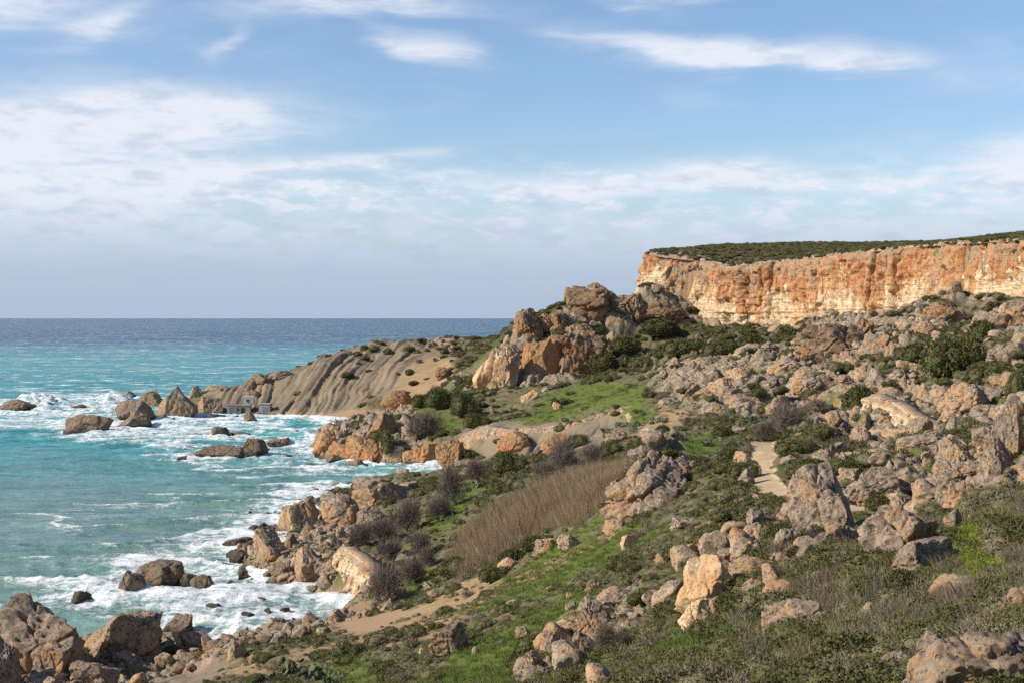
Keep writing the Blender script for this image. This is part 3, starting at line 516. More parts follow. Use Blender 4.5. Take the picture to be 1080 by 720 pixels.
SHRUBS = [
  (-0.29,220.8,5.3,3.53,'t','round dark green tree above the inlet, left of the reeds'),
  (-1.09,203.45,3.26,1.63,'t','small dark green tree left end of the reeds'),
  (-12.09,370.23,7.4,6.42,'t','tall dark green tree below the rocky headland'),
  (-19.09,392.29,8.89,5.23,'t','rounded green tree left of the tallest dark one'),
  (-8.28,335.63,5.82,3.58,'t','green tree on the near side of the tall dark one'),
  (-25.23,406.87,6.51,3.8,'t','small green tree on the slope above the purple thicket'),
  (-31.01,342.05,5.93,5.47,'t','green bush on top of the orange headland, seaward one'),
  (-28.59,335.09,4.02,3.57,'t','darker green bush below the first on the orange headland'),
  (-6.07,151.75,4.05,2.23,'t','olive green bush at the lower end of the reeds'),
  (10.42,229.85,3.98,2.15,'t','dark green bush before the clay bank'),
  (13.64,198.62,3.44,2.12,'t','round green bush between bare trees and reeds'),
  (3.18,106.04,0.57,0.57,'o','little olive bush on the lower side of the reeds'),
  (0.0,134.12,3.58,1.61,'g','long dark green bush under the reeds, left'),
  (2.23,133.56,3.21,1.42,'g','long dark green bush under the reeds, right'),
  (-1.54,128.72,2.57,1.37,'g','dark bush between the olive bush and the long ones'),
  (-29.25,381.58,5.09,2.54,'g','low green bush on the orange headland top'),
  (-19.51,344.22,10.1,5.51,'b','wide purple bare thicket above the inlet, right'),
  (-24.11,351.17,8.43,5.15,'b','wide purple bare thicket above the inlet, left'),
  (6.71,201.29,5.9,4.56,'b','large bare grey tree before the clay bank, left'),
  (10.33,189.01,4.79,3.28,'b','large bare grey tree before the clay bank, right'),
  (4.27,199.96,4.0,2.93,'b','smaller bare tree at the left of the clay bank trees'),
  (7.69,174.77,3.26,2.1,'b','low bare tree at the near side of the clay bank trees'),
  (-5.29,226.88,5.14,3.63,'b','bare grey tree right of the inlet'),
  (-8.28,207.1,4.97,5.52,'b','tall bare tree at the head of the inlet'),
  (-10.32,198.48,4.5,3.7,'b','bare purple tree below the tall one by the inlet'),
  (-3.16,236.7,4.1,2.84,'b','bare tree beside the round dark green tree'),
  (-14.38,196.13,5.23,4.45,'b','broad bare purple tree in the thicket above the beach, upper right'),
  (-17.55,190.73,5.09,3.56,'b','broad bare purple tree in the thicket above the beach, upper left'),
  (-20.32,188.19,4.52,3.01,'b','low bare purple tree at the seaward end of the thicket'),
  (-15.37,180.11,4.08,2.64,'b','bare purple tree in the middle of the thicket'),
  (-11.22,177.17,4.02,3.07,'b','bare purple tree at the inland side of the thicket'),
  (-14.06,159.74,4.47,4.9,'b','tall bare grey tree on the edge of the beach cliff'),
  (-11.89,165.15,3.74,3.74,'b','bare grey tree behind the one on the beach cliff'),
  (-10.11,172.28,2.99,2.3,'b','small bare tree above the grass of the thicket'),
  (1.56,292.39,5.85,2.34,'b','low bare scrub tree at the foot of the clay bank'),
  (26.2,135.54,4.16,3.07,'b','big bare brown tree beside the head of the footpath'),
  (33.22,158.21,4.64,2.74,'b','bare brown tree uphill of the big one at the footpath'),
  (23.39,131.92,2.64,1.76,'b','bare brown tree where the footpath starts'),
  (4.72,65.49,1.92,1.4,'b2','bare grey rounded bush in front of the middle outcrop'),
  (37.07,204.45,4.63,1.64,'d','pale dry bush row uphill of the terrace'),
  (28.63,195.22,5.21,1.56,'d','pale dry bushes above the green terrace'),
  (25.64,197.2,5.26,1.58,'d','pale dry bushes left of the terrace'),
  (21.7,147.99,2.57,1.28,'g','dark round shrub on the green terrace'),
  (21.9,205.33,2.74,1.64,'g','dark shrub behind the triangular knoll'),
  (11.56,57.81,1.39,0.92,'g','dark green shrub left of the jagged outcrop'),
  (9.64,61.25,1.63,1.06,'g','dark green shrub right of the hollow cream boulder'),
  (9.68,55.22,1.33,0.88,'g','dark green shrub between cream boulders and jagged outcrop'),
  (1.51,75.32,2.51,1.31,'g','olive green shrub left of the tall outcrop face'),
  (2.91,68.16,1.09,1.36,'g','yellow green shrub growing against the tall outcrop'),
  (0.24,73.4,1.76,0.98,'g','dark green shrub above the leaning slab'),
  (7.81,46.86,3.0,1.25,'g','broad mounded green shrub at the bottom, left'),
  (6.16,43.0,3.44,1.26,'g','broad mounded green shrub at the bottom edge'),
  (9.22,44.63,2.56,1.25,'g','broad mounded green shrub under the jagged outcrop'),
  (9.24,38.49,2.46,1.23,'g','broad dark green shrub left of the corner boulder'),
  (7.57,37.85,2.52,1.11,'g','mounded green shrub at the bottom between its neighbours'),
  (16.39,76.82,1.74,1.23,'g','green shrub under the pillar boulder, left'),
  (14.1,68.65,1.56,1.01,'g','green shrub below the pillar boulder'),
  (15.09,80.85,1.83,1.29,'g','dark green shrub on the slope below the path bend'),
  (16.94,92.4,1.85,1.36,'g','green shrub just under the footpath'),
  (21.08,97.28,5.19,1.56,'g','wide green shrub bank beside the footpath, nearer'),
  (22.58,107.55,3.58,1.43,'g','wide green shrub bank beside the footpath, farther'),
  (25.21,105.06,2.8,1.4,'g','green shrub above the broad grey boulder'),
  (14.46,58.64,1.02,1.17,'g','green shrub left of the biggest round boulder'),
  (13.89,51.06,1.57,0.95,'g','dark green shrub below the biggest round boulder'),
  (21.77,84.83,1.92,1.13,'g','dark shrub right of the footpath below the broad boulder'),
  (30.46,112.82,2.56,1.65,'g','dark green shrub before the cream wall'),
  (41.81,171.82,5.27,3.89,'g','bright dark green shrub left of the cream wall'),
  (22.77,74.25,1.98,0.79,'g','green shrub under the long low ledge'),
  (23.77,72.76,1.94,1.07,'g','green shrub right of the long low ledge'),
  (56.96,183.73,7.35,4.9,'g','dark green shrub mass under the rocky spur, left'),
  (79.11,239.72,7.35,5.43,'g','dark green shrub mass under the rocky spur, right'),
  (55.8,165.74,5.08,2.87,'g','dark green shrub mass at the lower right of the spur'),
  (65.9,227.23,6.97,3.33,'g','dark green shrub left of the main mass under the spur'),
  (48.62,137.09,2.19,2.74,'t','dark green tree at the right edge of the photo'),
  (84.25,315.94,10.53,2.95,'g','low dark shrub between pale rock mass and cliff'),
  (68.1,352.23,9.39,5.17,'g','dark shrub at the cliff foot, left of the pale rock mass'),
  (60.07,360.41,9.61,5.29,'g','dark shrub under the base of the cliff'),
  (70.67,389.75,6.24,3.12,'g','dark shrub against the cliff face'),
  (52.96,361.1,8.19,4.33,'g','grey green shrub below the fallen cream blocks'),
  (47.4,444.38,13.63,5.33,'g','dark shrub bank under the left end of the cliff'),
  (47.35,390.21,10.41,4.68,'g','dark shrub bank below the left end of the cliff'),
  (35.65,417.79,11.14,6.68,'g','dark shrub beside the shadowed crag'),
  (33.67,439.24,11.71,5.86,'g','dark shrub uphill of the shadowed crag'),
  (27.84,417.53,10.02,6.12,'g','dark shrub at the foot of the shadowed crag'),
  (18.15,110.64,2.21,1.33,'g','round shrub left of the footpath'),
  (18.2,119.75,2.71,1.6,'g','dark shrub left of the head of the footpath'),
  (16.76,104.77,2.37,1.12,'g','green shrub below the footpath bend'),
  (15.97,122.87,2.46,1.15,'g','brown green shrub on the shoulder of the knoll'),
  (23.6,118.01,3.15,1.26,'g','green shrub above the footpath'),
]
CACTI = [(22.51,225.09,2.4,1.35),(20.09,228.27,2.13,1.22),(17.9,233.48,1.87,1.25),(15.82,237.27,1.9,1.27),(24.11,223.23,1.79,1.19),(17.76,129.98,1.39,0.87),(20.9,144.44,1.35,0.87),(21.99,169.18,1.13,0.68),(20.41,170.06,1.13,0.68),(29.21,175.29,1.87,0.82),(31.69,179.4,1.67,0.84),(26.89,171.64,1.37,0.8),(-5.25,218.93,2.34,1.46),(-6.88,219.69,1.76,1.17),(-8.63,199.04,1.86,1.19),(-9.43,196.4,1.57,1.05),(-3.48,148.97,1.59,0.99),(-4.64,145.1,1.16,0.77),(-8.12,152.34,1.02,0.71),(-10.2,162.69,1.08,0.65),(-2.58,154.98,1.45,0.83),(-17.04,108.76,2.47,1.31),(-13.87,99.1,2.25,1.19),(-12.08,95.34,1.65,0.76),(-18.59,109.36,1.46,0.87),(-17.77,213.19,1.99,0.99),(-16.69,215.78,1.73,1.01)]
SEA_ROCKS = [(-184.5,537.3,9.8),(-161.9,532.8,3.6),(-128.0,434.6,6.0),(-129.6,490.6,6.3),(-117.9,452.5,5.3),(-140.7,556.4,5.3),(-164.4,612.9,3.4),(-116.6,499.6,6.1),(-131.3,593.0,4.3),(-108.1,513.0,4.6),(-127.6,620.9,4.5),(-113.2,473.9,1.3),(-104.7,496.7,1.9),(-91.2,379.1,1.9),(-94.2,396.0,1.8),(-79.0,347.2,2.5),(-71.6,351.2,4.9),(-65.4,362.6,4.2),(-83.1,412.3,3.0),(-77.4,412.6,3.4),(-86.6,470.4,2.4),(-94.0,487.0,1.2),(-62.8,388.2,3.0),(-65.7,431.4,1.4),(-56.0,357.7,0.8),(-44.8,327.5,2.0),(-41.3,325.4,1.8),(-31.5,313.2,1.1),(-41.4,215.2,2.5),(-38.5,204.0,1.8),(-43.7,201.5,0.5),(-55.6,185.0,1.1),(-52.9,176.5,1.3),(-47.6,178.3,2.2),(-45.9,186.7,3.5),(-44.4,178.5,0.7),(-41.8,185.2,1.3),(-38.7,180.9,1.5),(-35.2,170.1,1.0),(-36.8,157.4,1.6),(-38.1,154.6,0.9),(-30.9,167.3,0.8),(-28.7,168.1,0.5),(-26.9,168.8,0.8),(-29.8,157.6,0.6),(-35.5,181.1,1.0),(-33.7,174.5,1.0),(-30.3,172.6,0.7),(-20.0,163.6,0.7)]
SURF = [(-186.3,564.5,14,6,4.5),(-187.6,541.2,14,6,2.5),(-169.6,541.2,14,6,2.0),(-160.8,576.9,8,5,4.5),(-150.7,519.8,14,6,2.0),(-173.8,617.6,5,3,3.5),(-15.0,322.1,4,2,1.1),(-12.5,322.1,3,2,0.8),(-18.0,318.2,8,3,1.6),(-41.0,300.0,5,2,0.6),(-31.1,227.3,5,2,2.2),(-45.6,318.2,4,2,1.2)]
FOAM = [([(-241.4,603.4),(-222.4,617.6),(-207.4,648.1),(-200.0,681.8),(-177.2,648.1),(-128.2,519.8),(-100.0,500.0),(-82.5,495.3),(-73.0,456.5),(-88.2,413.4),(-99.6,383.2),(-127.5,407.0),(-161.5,448.7),(-182.6,456.5)],0.66,10),([(-108.9,388.9),(-93.7,413.4),(-83.8,448.7),(-63.9,456.5),(-60.4,464.6),(-55.7,388.9),(-45.8,343.1),(-30.4,326.1),(-12.1,330.2),(-10.1,303.5),(-27.8,298.3),(-43.2,308.8),(-54.6,303.5),(-76.4,318.2)],0.5,9),([(-60.7,233.3),(-55.3,276.3),(-41.5,296.6),(-37.2,293.3),(-40.0,250.0),(-42.3,228.3),(-40.5,205.9),(-34.4,190.9),(-21.5,169.4),(-19.6,159.1),(-29.6,147.9),(-37.3,151.3),(-55.1,172.1),(-68.8,178.0),(-76.6,198.1),(-67.2,210.0)],0.37,8),([(-57.6,205.9),(-52.9,233.3),(-43.9,233.3),(-38.3,198.1),(-30.7,184.2),(-20.6,166.7),(-22.1,157.7),(-29.6,147.9),(-37.3,151.3),(-51.6,172.1),(-57.7,184.2)],0.66,6),([(-92.2,256.1),(-73.8,283.8),(-49.4,308.8),(-39.5,296.6),(-55.3,276.3),(-65.5,223.4),(-74.1,205.9)],0.45,12),([(-2100.0,5250.0),(-840.0,5250.0),(-93.3,3500.0),(-213.0,2282.6),(-777.8,1944.4)],0.0,20)]
FACES = [('clay_bank',[(24.41,286.0,17.27,13.45),(19.2,288.0,15.99,10.62),(11.68,292.0,13.39,7.94),(5.96,298.0,11.76,5.8),(0.0,306.0,11.13,4.2),(-6.32,316.0,10.77,3.19),(-11.74,326.0,8.27,1.31)],0.45,'clay','steep ribbed clay bank under the green meadow'),('rock_wall',[(40.03,139.0,24.71,23.79),(39.29,142.0,25.25,22.79),(38.54,146.0,26.34,21.86),(37.9,152.0,26.69,24.16)],0.5,'cream','cream undercut rock wall on the right slope'),('beach_cliff',[(-13.09,161.0,2.26,0.98),(-15.18,165.0,3.87,0.35),(-18.12,172.0,5.19,0.26),(-22.08,181.0,5.8,0.13),(-25.21,190.0,2.7,-0.09)],0.5,'cream','crumbling orange and cream cliff behind the small beach'),('rock_wall',[(1.45,436.0,22.5,13.78),(-4.38,438.0,21.86,12.52),(-9.72,442.0,19.38,11.72),(-14.4,450.0,14.9,10.1)],1.0,'cream','bright cream rock wall at the left foot of the headland')]
REEDS = [[(-7.1,172.6),(-4.8,178.8),(0.0,183.6),(4.8,180.1),(11.3,169.3),(13.3,163.6),(10.3,133.8),(8.8,125.9),(6.8,135.8),(3.4,147.3),(0.0,147.3),(-3.5,148.0),(-6.5,162.7)]]

# ---------------------------------------------------------------- object helpers
COL = sc.collection
def link(o, parent=None):
    COL.objects.link(o)
    if parent is not None: o.parent = parent
    return o
def mesh_obj(name, v, f, mats, parent=None, smooth=False):
    me = bpy.data.meshes.new(name); me.from_pydata([tuple(p) for p in v], [], f) if not isinstance(v, np.ndarray) else fill(me, v, f)
    for m in (mats if isinstance(mats, (list, tuple)) else [mats]): me.materials.append(m)
    if smooth: me.shade_smooth()
    me.update(); o = bpy.data.objects.new(name, me); link(o, parent); return o
def fill(me, v, f):
    f = np.asarray(f, np.int32); n = f.shape[1]
    me.vertices.add(len(v)); me.vertices.foreach_set('co', np.ascontiguousarray(v, np.float32).ravel())
    me.loops.add(f.size); me.loops.foreach_set('vertex_index', f.ravel())
    me.polygons.add(len(f)); me.polygons.foreach_set('loop_start', np.arange(len(f), dtype=np.int32)*n)
    me.update(calc_edges=True)
def attr(me, name, data):
    a = me.color_attributes.new(name, 'FLOAT_COLOR', 'POINT'); a.data.foreach_set('color', np.ascontiguousarray(data, np.float32).ravel())
def tag(o, label=None, cat=None, group=None, kind=None):
    if label: o['label'] = label
    if cat: o['category'] = cat
    if group: o['group'] = group
    if kind: o['kind'] = kind
    return o
# ---------------------------------------------------------------- terrain grid
FAN = 25.0
YS = [-24.0]
while YS[-1] < 15: YS.append(YS[-1]+1.0)
while YS[-1] < 1000: YS.append(YS[-1]+0.07+0.00115*YS[-1])
while YS[-1] < 1700: YS.append(YS[-1]+20)
YS = np.array(YS)
US = np.concatenate([np.arange(-1.3, -0.40, 0.012), np.arange(-0.40, 0.40, 0.00095), np.arange(0.40, 1.5, 0.012)])
low_f = rbf_fit(LOW_PTS); high_f = rbf_fit(HIGH_PTS)
cj = np.unique(np.r_[np.arange(0, len(YS), 6), len(YS)-1]); ci = np.unique(np.r_[np.arange(0, len(US), 5), len(US)-1])
cY, cU = np.meshgrid(YS[cj], US[ci], indexing='ij'); cX = cU*(cY+FAN)
def upsample(c):
    r = np.empty((len(cj), len(US)), np.float32)
    i1 = np.clip(np.searchsorted(ci, np.arange(len(US)), side='right'), 1, len(ci)-1); i0 = i1-1
    t = (np.arange(len(US))-ci[i0])/(ci[i1]-ci[i0]); r = c[:, i0]*(1-t)+c[:, i1]*t
    j1 = np.clip(np.searchsorted(cj, np.arange(len(YS)), side='right'), 1, len(cj)-1); j0 = j1-1
    t = ((np.arange(len(YS))-cj[j0])/(cj[j1]-cj[j0]))[:, None]
    return (r[j0]*(1-t)+r[j1]*t).astype(np.float32)
zl = np.maximum(rbf_eval(low_f, cX, cY), 0.3); ZL = upsample(zl)
ZH = upsample(rbf_eval(high_f, cX, cY))
SD = upsample(poly_sd(cX, cY, COAST)); PS = upsample(poly_sd(cX, cY, PLATEAU))
Y, U = np.meshgrid(YS, US, indexing='ij'); X = U*(Y+FAN)
Xf = X.astype(np.float32); Yf = Y.astype(np.float32)
sdn = SD + 1.6*fbm2(Xf/9, Yf/9, 3, 5)
Z = np.minimum(ZL, 0.15+0.85*np.maximum(sdn, 0)+0.02*sdn**2*(sdn > 0))
Z = np.where(sdn < 0, np.maximum(sdn*0.5, -4.0), Z)
n1 = fbm2(Xf/7, Yf/7, 4, 11); n2 = fbm2(Xf/1.7, Yf/1.7, 3, 21); n3 = fbm2(Xf/28, Yf/28, 3, 31)
veg_shade = np.zeros_like(Z); wt_ = {k: np.zeros_like(Z) for k in ('rock', 'green', 'clay', 'sand', 'earth', 'scrub')}
rock_h = np.zeros_like(Z); gully = np.zeros_like(Z); lit = np.zeros_like(Z)
far = sstep(150, 500, Yf)
for kind, amp, cell, soft, poly in ZONES:
    sd = poly_sd(cX, cY, poly)
    if sd.max() < -20: continue
    w = upsample(sd) + soft*(0.9*n1+0.6*n2)
    w = sstep(-soft*0.4, soft*0.6, w)
    wt_[kind] = np.maximum(wt_[kind], w)
    if kind == 'rock':
        m = w > 0.01; x = Xf[m]; y = Yf[m]
        wx = x+fbm2(x/cell*0.8, y/cell*0.8, 3, 3)*cell*0.5; wy = y+fbm2(x/cell*0.8, y/cell*0.8, 3, 8)*cell*0.5
        h1, e1, r1 = blocks2(wx/cell, wy/cell, 7); h2, e2, r2 = blocks2(wx/cell*2.6+5, wy/cell*2.6, 17); h3, e3, r3 = blocks2(wx/cell*6.5+5, wy/cell*6.5, 27)
        h = (h1-0.25)*np.sqrt(e1)*1.0 + 0.55*(h2-0.25)*np.sqrt(e2) + 0.26*(h3-.25)*np.sqrt(e3)
        h = h - 0.75 + 0.35*ridged2(x/cell*1.3, y/cell*1.3, 5, 40)
        veg_shade[m] = np.maximum(veg_shade[m]*(1-w[m]), w[m]*sstep(0.02, -0.42, h+0.35*n2[m]))  # low gaps between blocks: plant colour that also paints in their shade
        rock_h[m] = np.maximum(rock_h[m], 0)*(1-w[m]) + h*amp*w[m]
    if kind == 'clay':
        m = w > 0.01; x = Xf[m]; y = Yf[m]; top = upsample(sd)[m]
        c = x - 0.13*y + 5*fbm2(x/30, y/60, 2, 61) + 2.4*fbm2(x/8, y/18, 3, 62)
        a = np.abs(vnoise2(c/cell*0.8, y/160+3, 71)); b = np.abs(vnoise2(c/cell*2.0+9, y/60, 72)); b2 = np.abs(vnoise2(c/cell*5, y/22, 73))
        g = (np.minimum(a*2.2, 1)**0.7*0.8+np.minimum(b*2.2, 1)**0.7*0.55+np.minimum(b2*2, 1)*0.25-1.0)*amp
        gully[m] += (g+0.35*fbm2(x/5, y/5, 4, 76, 0.6))*w[m]*sstep(0, 9, top)
slope_n = 0.35*n1*sstep(10, 60, Yf)+0.10*n2+1.2*n3*far
inland = sstep(0.5, 5, sdn)
Z = Z + (slope_n*(1-0.6*wt_['green'])*(1-wt_['sand'])+gully)*inland + rock_h*sstep(-1, 2.5, sdn)
# a cushion relief of low plants over open ground
kk = (1-wt_['rock'])*(1-wt_['sand'])*(1-wt_['clay'])*(1-0.7*wt_['green'])*(1-0.7*wt_['earth'])*inland
f1, f2, cid = worley2(Xf/1.1, Yf/1.1, 91); cush = np.sqrt(np.clip(1-(f1/0.62)**2, 0, 1))*(cid > 0.45)
cush_h = 0.30*cush*kk*sstep(30, 60, Yf)
Z = Z + cush_h
# footpath: levelled strip
PATHS = [PATH_MAIN, PATH_LOOP]
path_w = np.zeros_like(Z); path_near = np.zeros_like(Z)
for P, wd in PATHS:
    d = np.full(cX.shape, 1e9)
    for (ax, ay), (bx, by) in zip(P[:-1], P[1:]):
        ex, ey = bx-ax, by-ay; t = np.clip(((cX-ax)*ex+(cY-ay)*ey)/(ex*ex+ey*ey), 0, 1)
        d = np.minimum(d, np.hypot(cX-ax-t*ex, cY-ay-t*ey))
    du = upsample(d) + 0.6*n2 + 0.35*n1
    path_near = np.maximum(path_near, sstep(wd+1.3, wd+0.6, du))
    path_w = np.maximum(path_w, 1-sstep(wd*0.8, wd*1.25, du))
smooth_Z = np.where(sdn < 0, Z, ZL)
Z = Z*(1-path_w)+(ZL+0.05*n1)*path_w
# plateau above the cliff
kp = sstep(0.4, 1.6, PS)
bush = np.sqrt(np.clip(1-(worley2(Xf/3.2, Yf/3.2, 97)[0]/0.6)**2, 0, 1))
Z = Z*(1-kp) + (ZH + 0.5*n1 + 1.0*bush)*kp
rockp = sstep(26, 4, PS+14*n3+5*n1)*kp
wt_['rock'] = np.where(kp > 0.5, rockp, wt_['rock'])
for k in ('green', 'clay', 'sand', 'earth', 'scrub'): wt_[k] = wt_[k]*(1-kp)
wet = sstep(1.4, 0.2, Z)
nj, ni = Z.shape
idx = np.arange(nj*ni).reshape(nj, ni)
keep = (Z > -3.9)
q = keep[:-1, :-1] | keep[1:, :-1] | keep[:-1, 1:] | keep[1:, 1:]
faces = np.stack([idx[:-1, :-1], idx[:-1, 1:], idx[1:, 1:], idx[1:, :-1]], -1)[q]
used = np.zeros(nj*ni, bool); used[faces.ravel()] = True
remap = np.cumsum(used)-1
V = np.stack([X, Y, Z], -1).reshape(-1, 3)[used]; faces = remap[faces]
def ground_z(x, y):
    """height of the finished ground"""
    x = np.atleast_1d(np.asarray(x, float)); y = np.atleast_1d(np.asarray(y, float))
    j = np.clip(np.searchsorted(YS, y)-1, 0, nj-2); u = x/(y+FAN); i = np.clip(np.searchsorted(US, u)-1, 0, ni-2)
    t = np.clip((y-YS[j])/(YS[j+1]-YS[j]), 0, 1); s = np.clip((u-US[i])/(US[i+1]-US[i]), 0, 1)
    return Z[j, i]*(1-t)*(1-s)+Z[j, i+1]*(1-t)*s+Z[j+1, i]*t*(1-s)+Z[j+1, i+1]*t*s
def field(A, x, y):
    j = np.clip(np.searchsorted(YS, y)-1, 0, nj-2); i = np.clip(np.searchsorted(US, x/(y+FAN))-1, 0, ni-2)
    return A[j, i]
# ---------------------------------------------------------------- materials: rock colours shared by ground, cliffs and boulders
def rock_color(t, vec, nz, dark=0.0, warm=0.35, pits=0.72):
    """weathered limestone: grey pink pitted crust, cream to orange where broken"""
    a = t.noise(vec, 0.35, 6, 0.62); b = t.noise(vec, 1.7, 8, 0.72, 0.4); c = t.noise(vec, 9.0, 5, 0.75); d = t.noise(vec, 0.9, 5, 0.6)
    grey = t.mix(t.ramp(b, 0.38, 0.62), (0.165, 0.122, 0.088), (0.43, 0.342, 0.255))
    grey = t.mix(t.ramp(d, 0.45, 0.65, 0, 0.6), grey, (0.29, 0.225, 0.16))
    crm = t.mix(t.ramp(a, 0.38, 0.6), (0.56, 0.43, 0.285), (0.45, 0.265, 0.135))
    wn = t.m('ADD', t.ramp(a, 0.36, 0.64, -0.6, 0.5), t.ramp(nz, 0.0, 0.7, 0.45, -0.35))
    wn = t.m('ADD', t.m('ADD', wn, t.ramp(b, 0.3, 0.7, -0.35, 0.35)), warm-0.33)
    col = t.mix(t.ramp(wn, -0.1, 0.5), grey, crm)
    p1 = t.ramp(t.m('ADD', t.voro(vec, 2.0), t.m('MULTIPLY', b, 0.5)), 0.36, 0.50)
    p2 = t.ramp(t.m('ADD', t.voro(vec, 6.5), t.m('MULTIPLY', b, 0.6)), 0.46, 0.60)
    pit = t.m('MULTIPLY', p1, t.m('ADD', t.m('MULTIPLY', p2, 0.6), 0.4))
    col = t.mix(t.m('MULTIPLY', t.m('SUBTRACT', 1.0, pit), pits), col, (0.075, 0.060, 0.048))
    col = t.mix(t.ramp(c, 0.35, 0.55, 0.4, 0.0), col, (0.15, 0.12, 0.095))
    return col, b, c, pit
def rock_material(name, dark=0.0, warm=0.35, scale=1.0, bump=0.25, objspace=False, tint=None, pits=0.72):
    m, t, b = material(name)
    geo = t.n('ShaderNodeNewGeometry'); nz = t.n('ShaderNodeSeparateXYZ', i_0=geo.outputs['Normal']).outputs[2]
    if objspace:
        tcn = t.n('ShaderNodeTexCoord'); oi = t.n('ShaderNodeObjectInfo')
        vec = t.n('ShaderNodeVectorMath', operation='ADD', i_0=geo.outputs['Position'], i_1=(0, 0, 0)).outputs[0]
        hue = oi.outputs['Random']
    else: vec = geo.outputs['Position']; hue = None
    vec = t.n('ShaderNodeVectorMath', operation='SCALE', i_0=vec, i_3=scale).outputs[0]
    col, nb, nc, pit = rock_color(t, vec, nz, dark, warm, pits)
    if hue is not None:
        col = t.mix(t.ramp(hue, 0, 1, 0.0, 0.35, False), col, (0.20, 0.14, 0.09))
    if tint: col = t.mix(1.0, col, tint, 'MULTIPLY')
    # surf darkens the foot of whatever stands in the sea
    pz = t.n('ShaderNodeSeparateXYZ', i_0=geo.outputs['Position']).outputs[2]
    w = t.ramp(t.m('ADD', pz, t.m('MULTIPLY', nb, 1.6)), 2.6, 1.3, 0, 0.88)
    col = t.mix(w, col, (0.028, 0.022, 0.018))
    if dark: col = t.mix(dark, col, (0.05, 0.038, 0.028))
    t.set(b, 'Base Color', col)
    t.set(b, 'Roughness', t.ramp(w, 0, 1, 0.92, 0.5))
    hgt = t.m('ADD', t.m('MULTIPLY', nb, 0.6), t.m('ADD', t.m('MULTIPLY', nc, 0.35), t.m('MULTIPLY', pit, 0.5)))
    bp = t.n('ShaderNodeBump', i_Strength=1.0, i_Distance=bump/scale, i_Height=hgt); t.set(b, 'Normal', bp.outputs[0])
    return m
M_rock_far = rock_material('weathered_limestone_crag', warm=0.30, scale=0.33, bump=0.22, objspace=True)
M_cream_far = rock_material('cream_limestone_crag', warm=0.85, scale=0.33, bump=0.22, objspace=True)
M_rock = rock_material('weathered_limestone', objspace=True)
M_rock_shore = rock_material('shore_limestone', dark=0.25, warm=0.42, objspace=True)
M_rock_wet = rock_material('sea_washed_rock', dark=0.72, warm=0.2, objspace=True)
M_rock_cream = rock_material('fresh_cream_rock', warm=1.0, objspace=True)
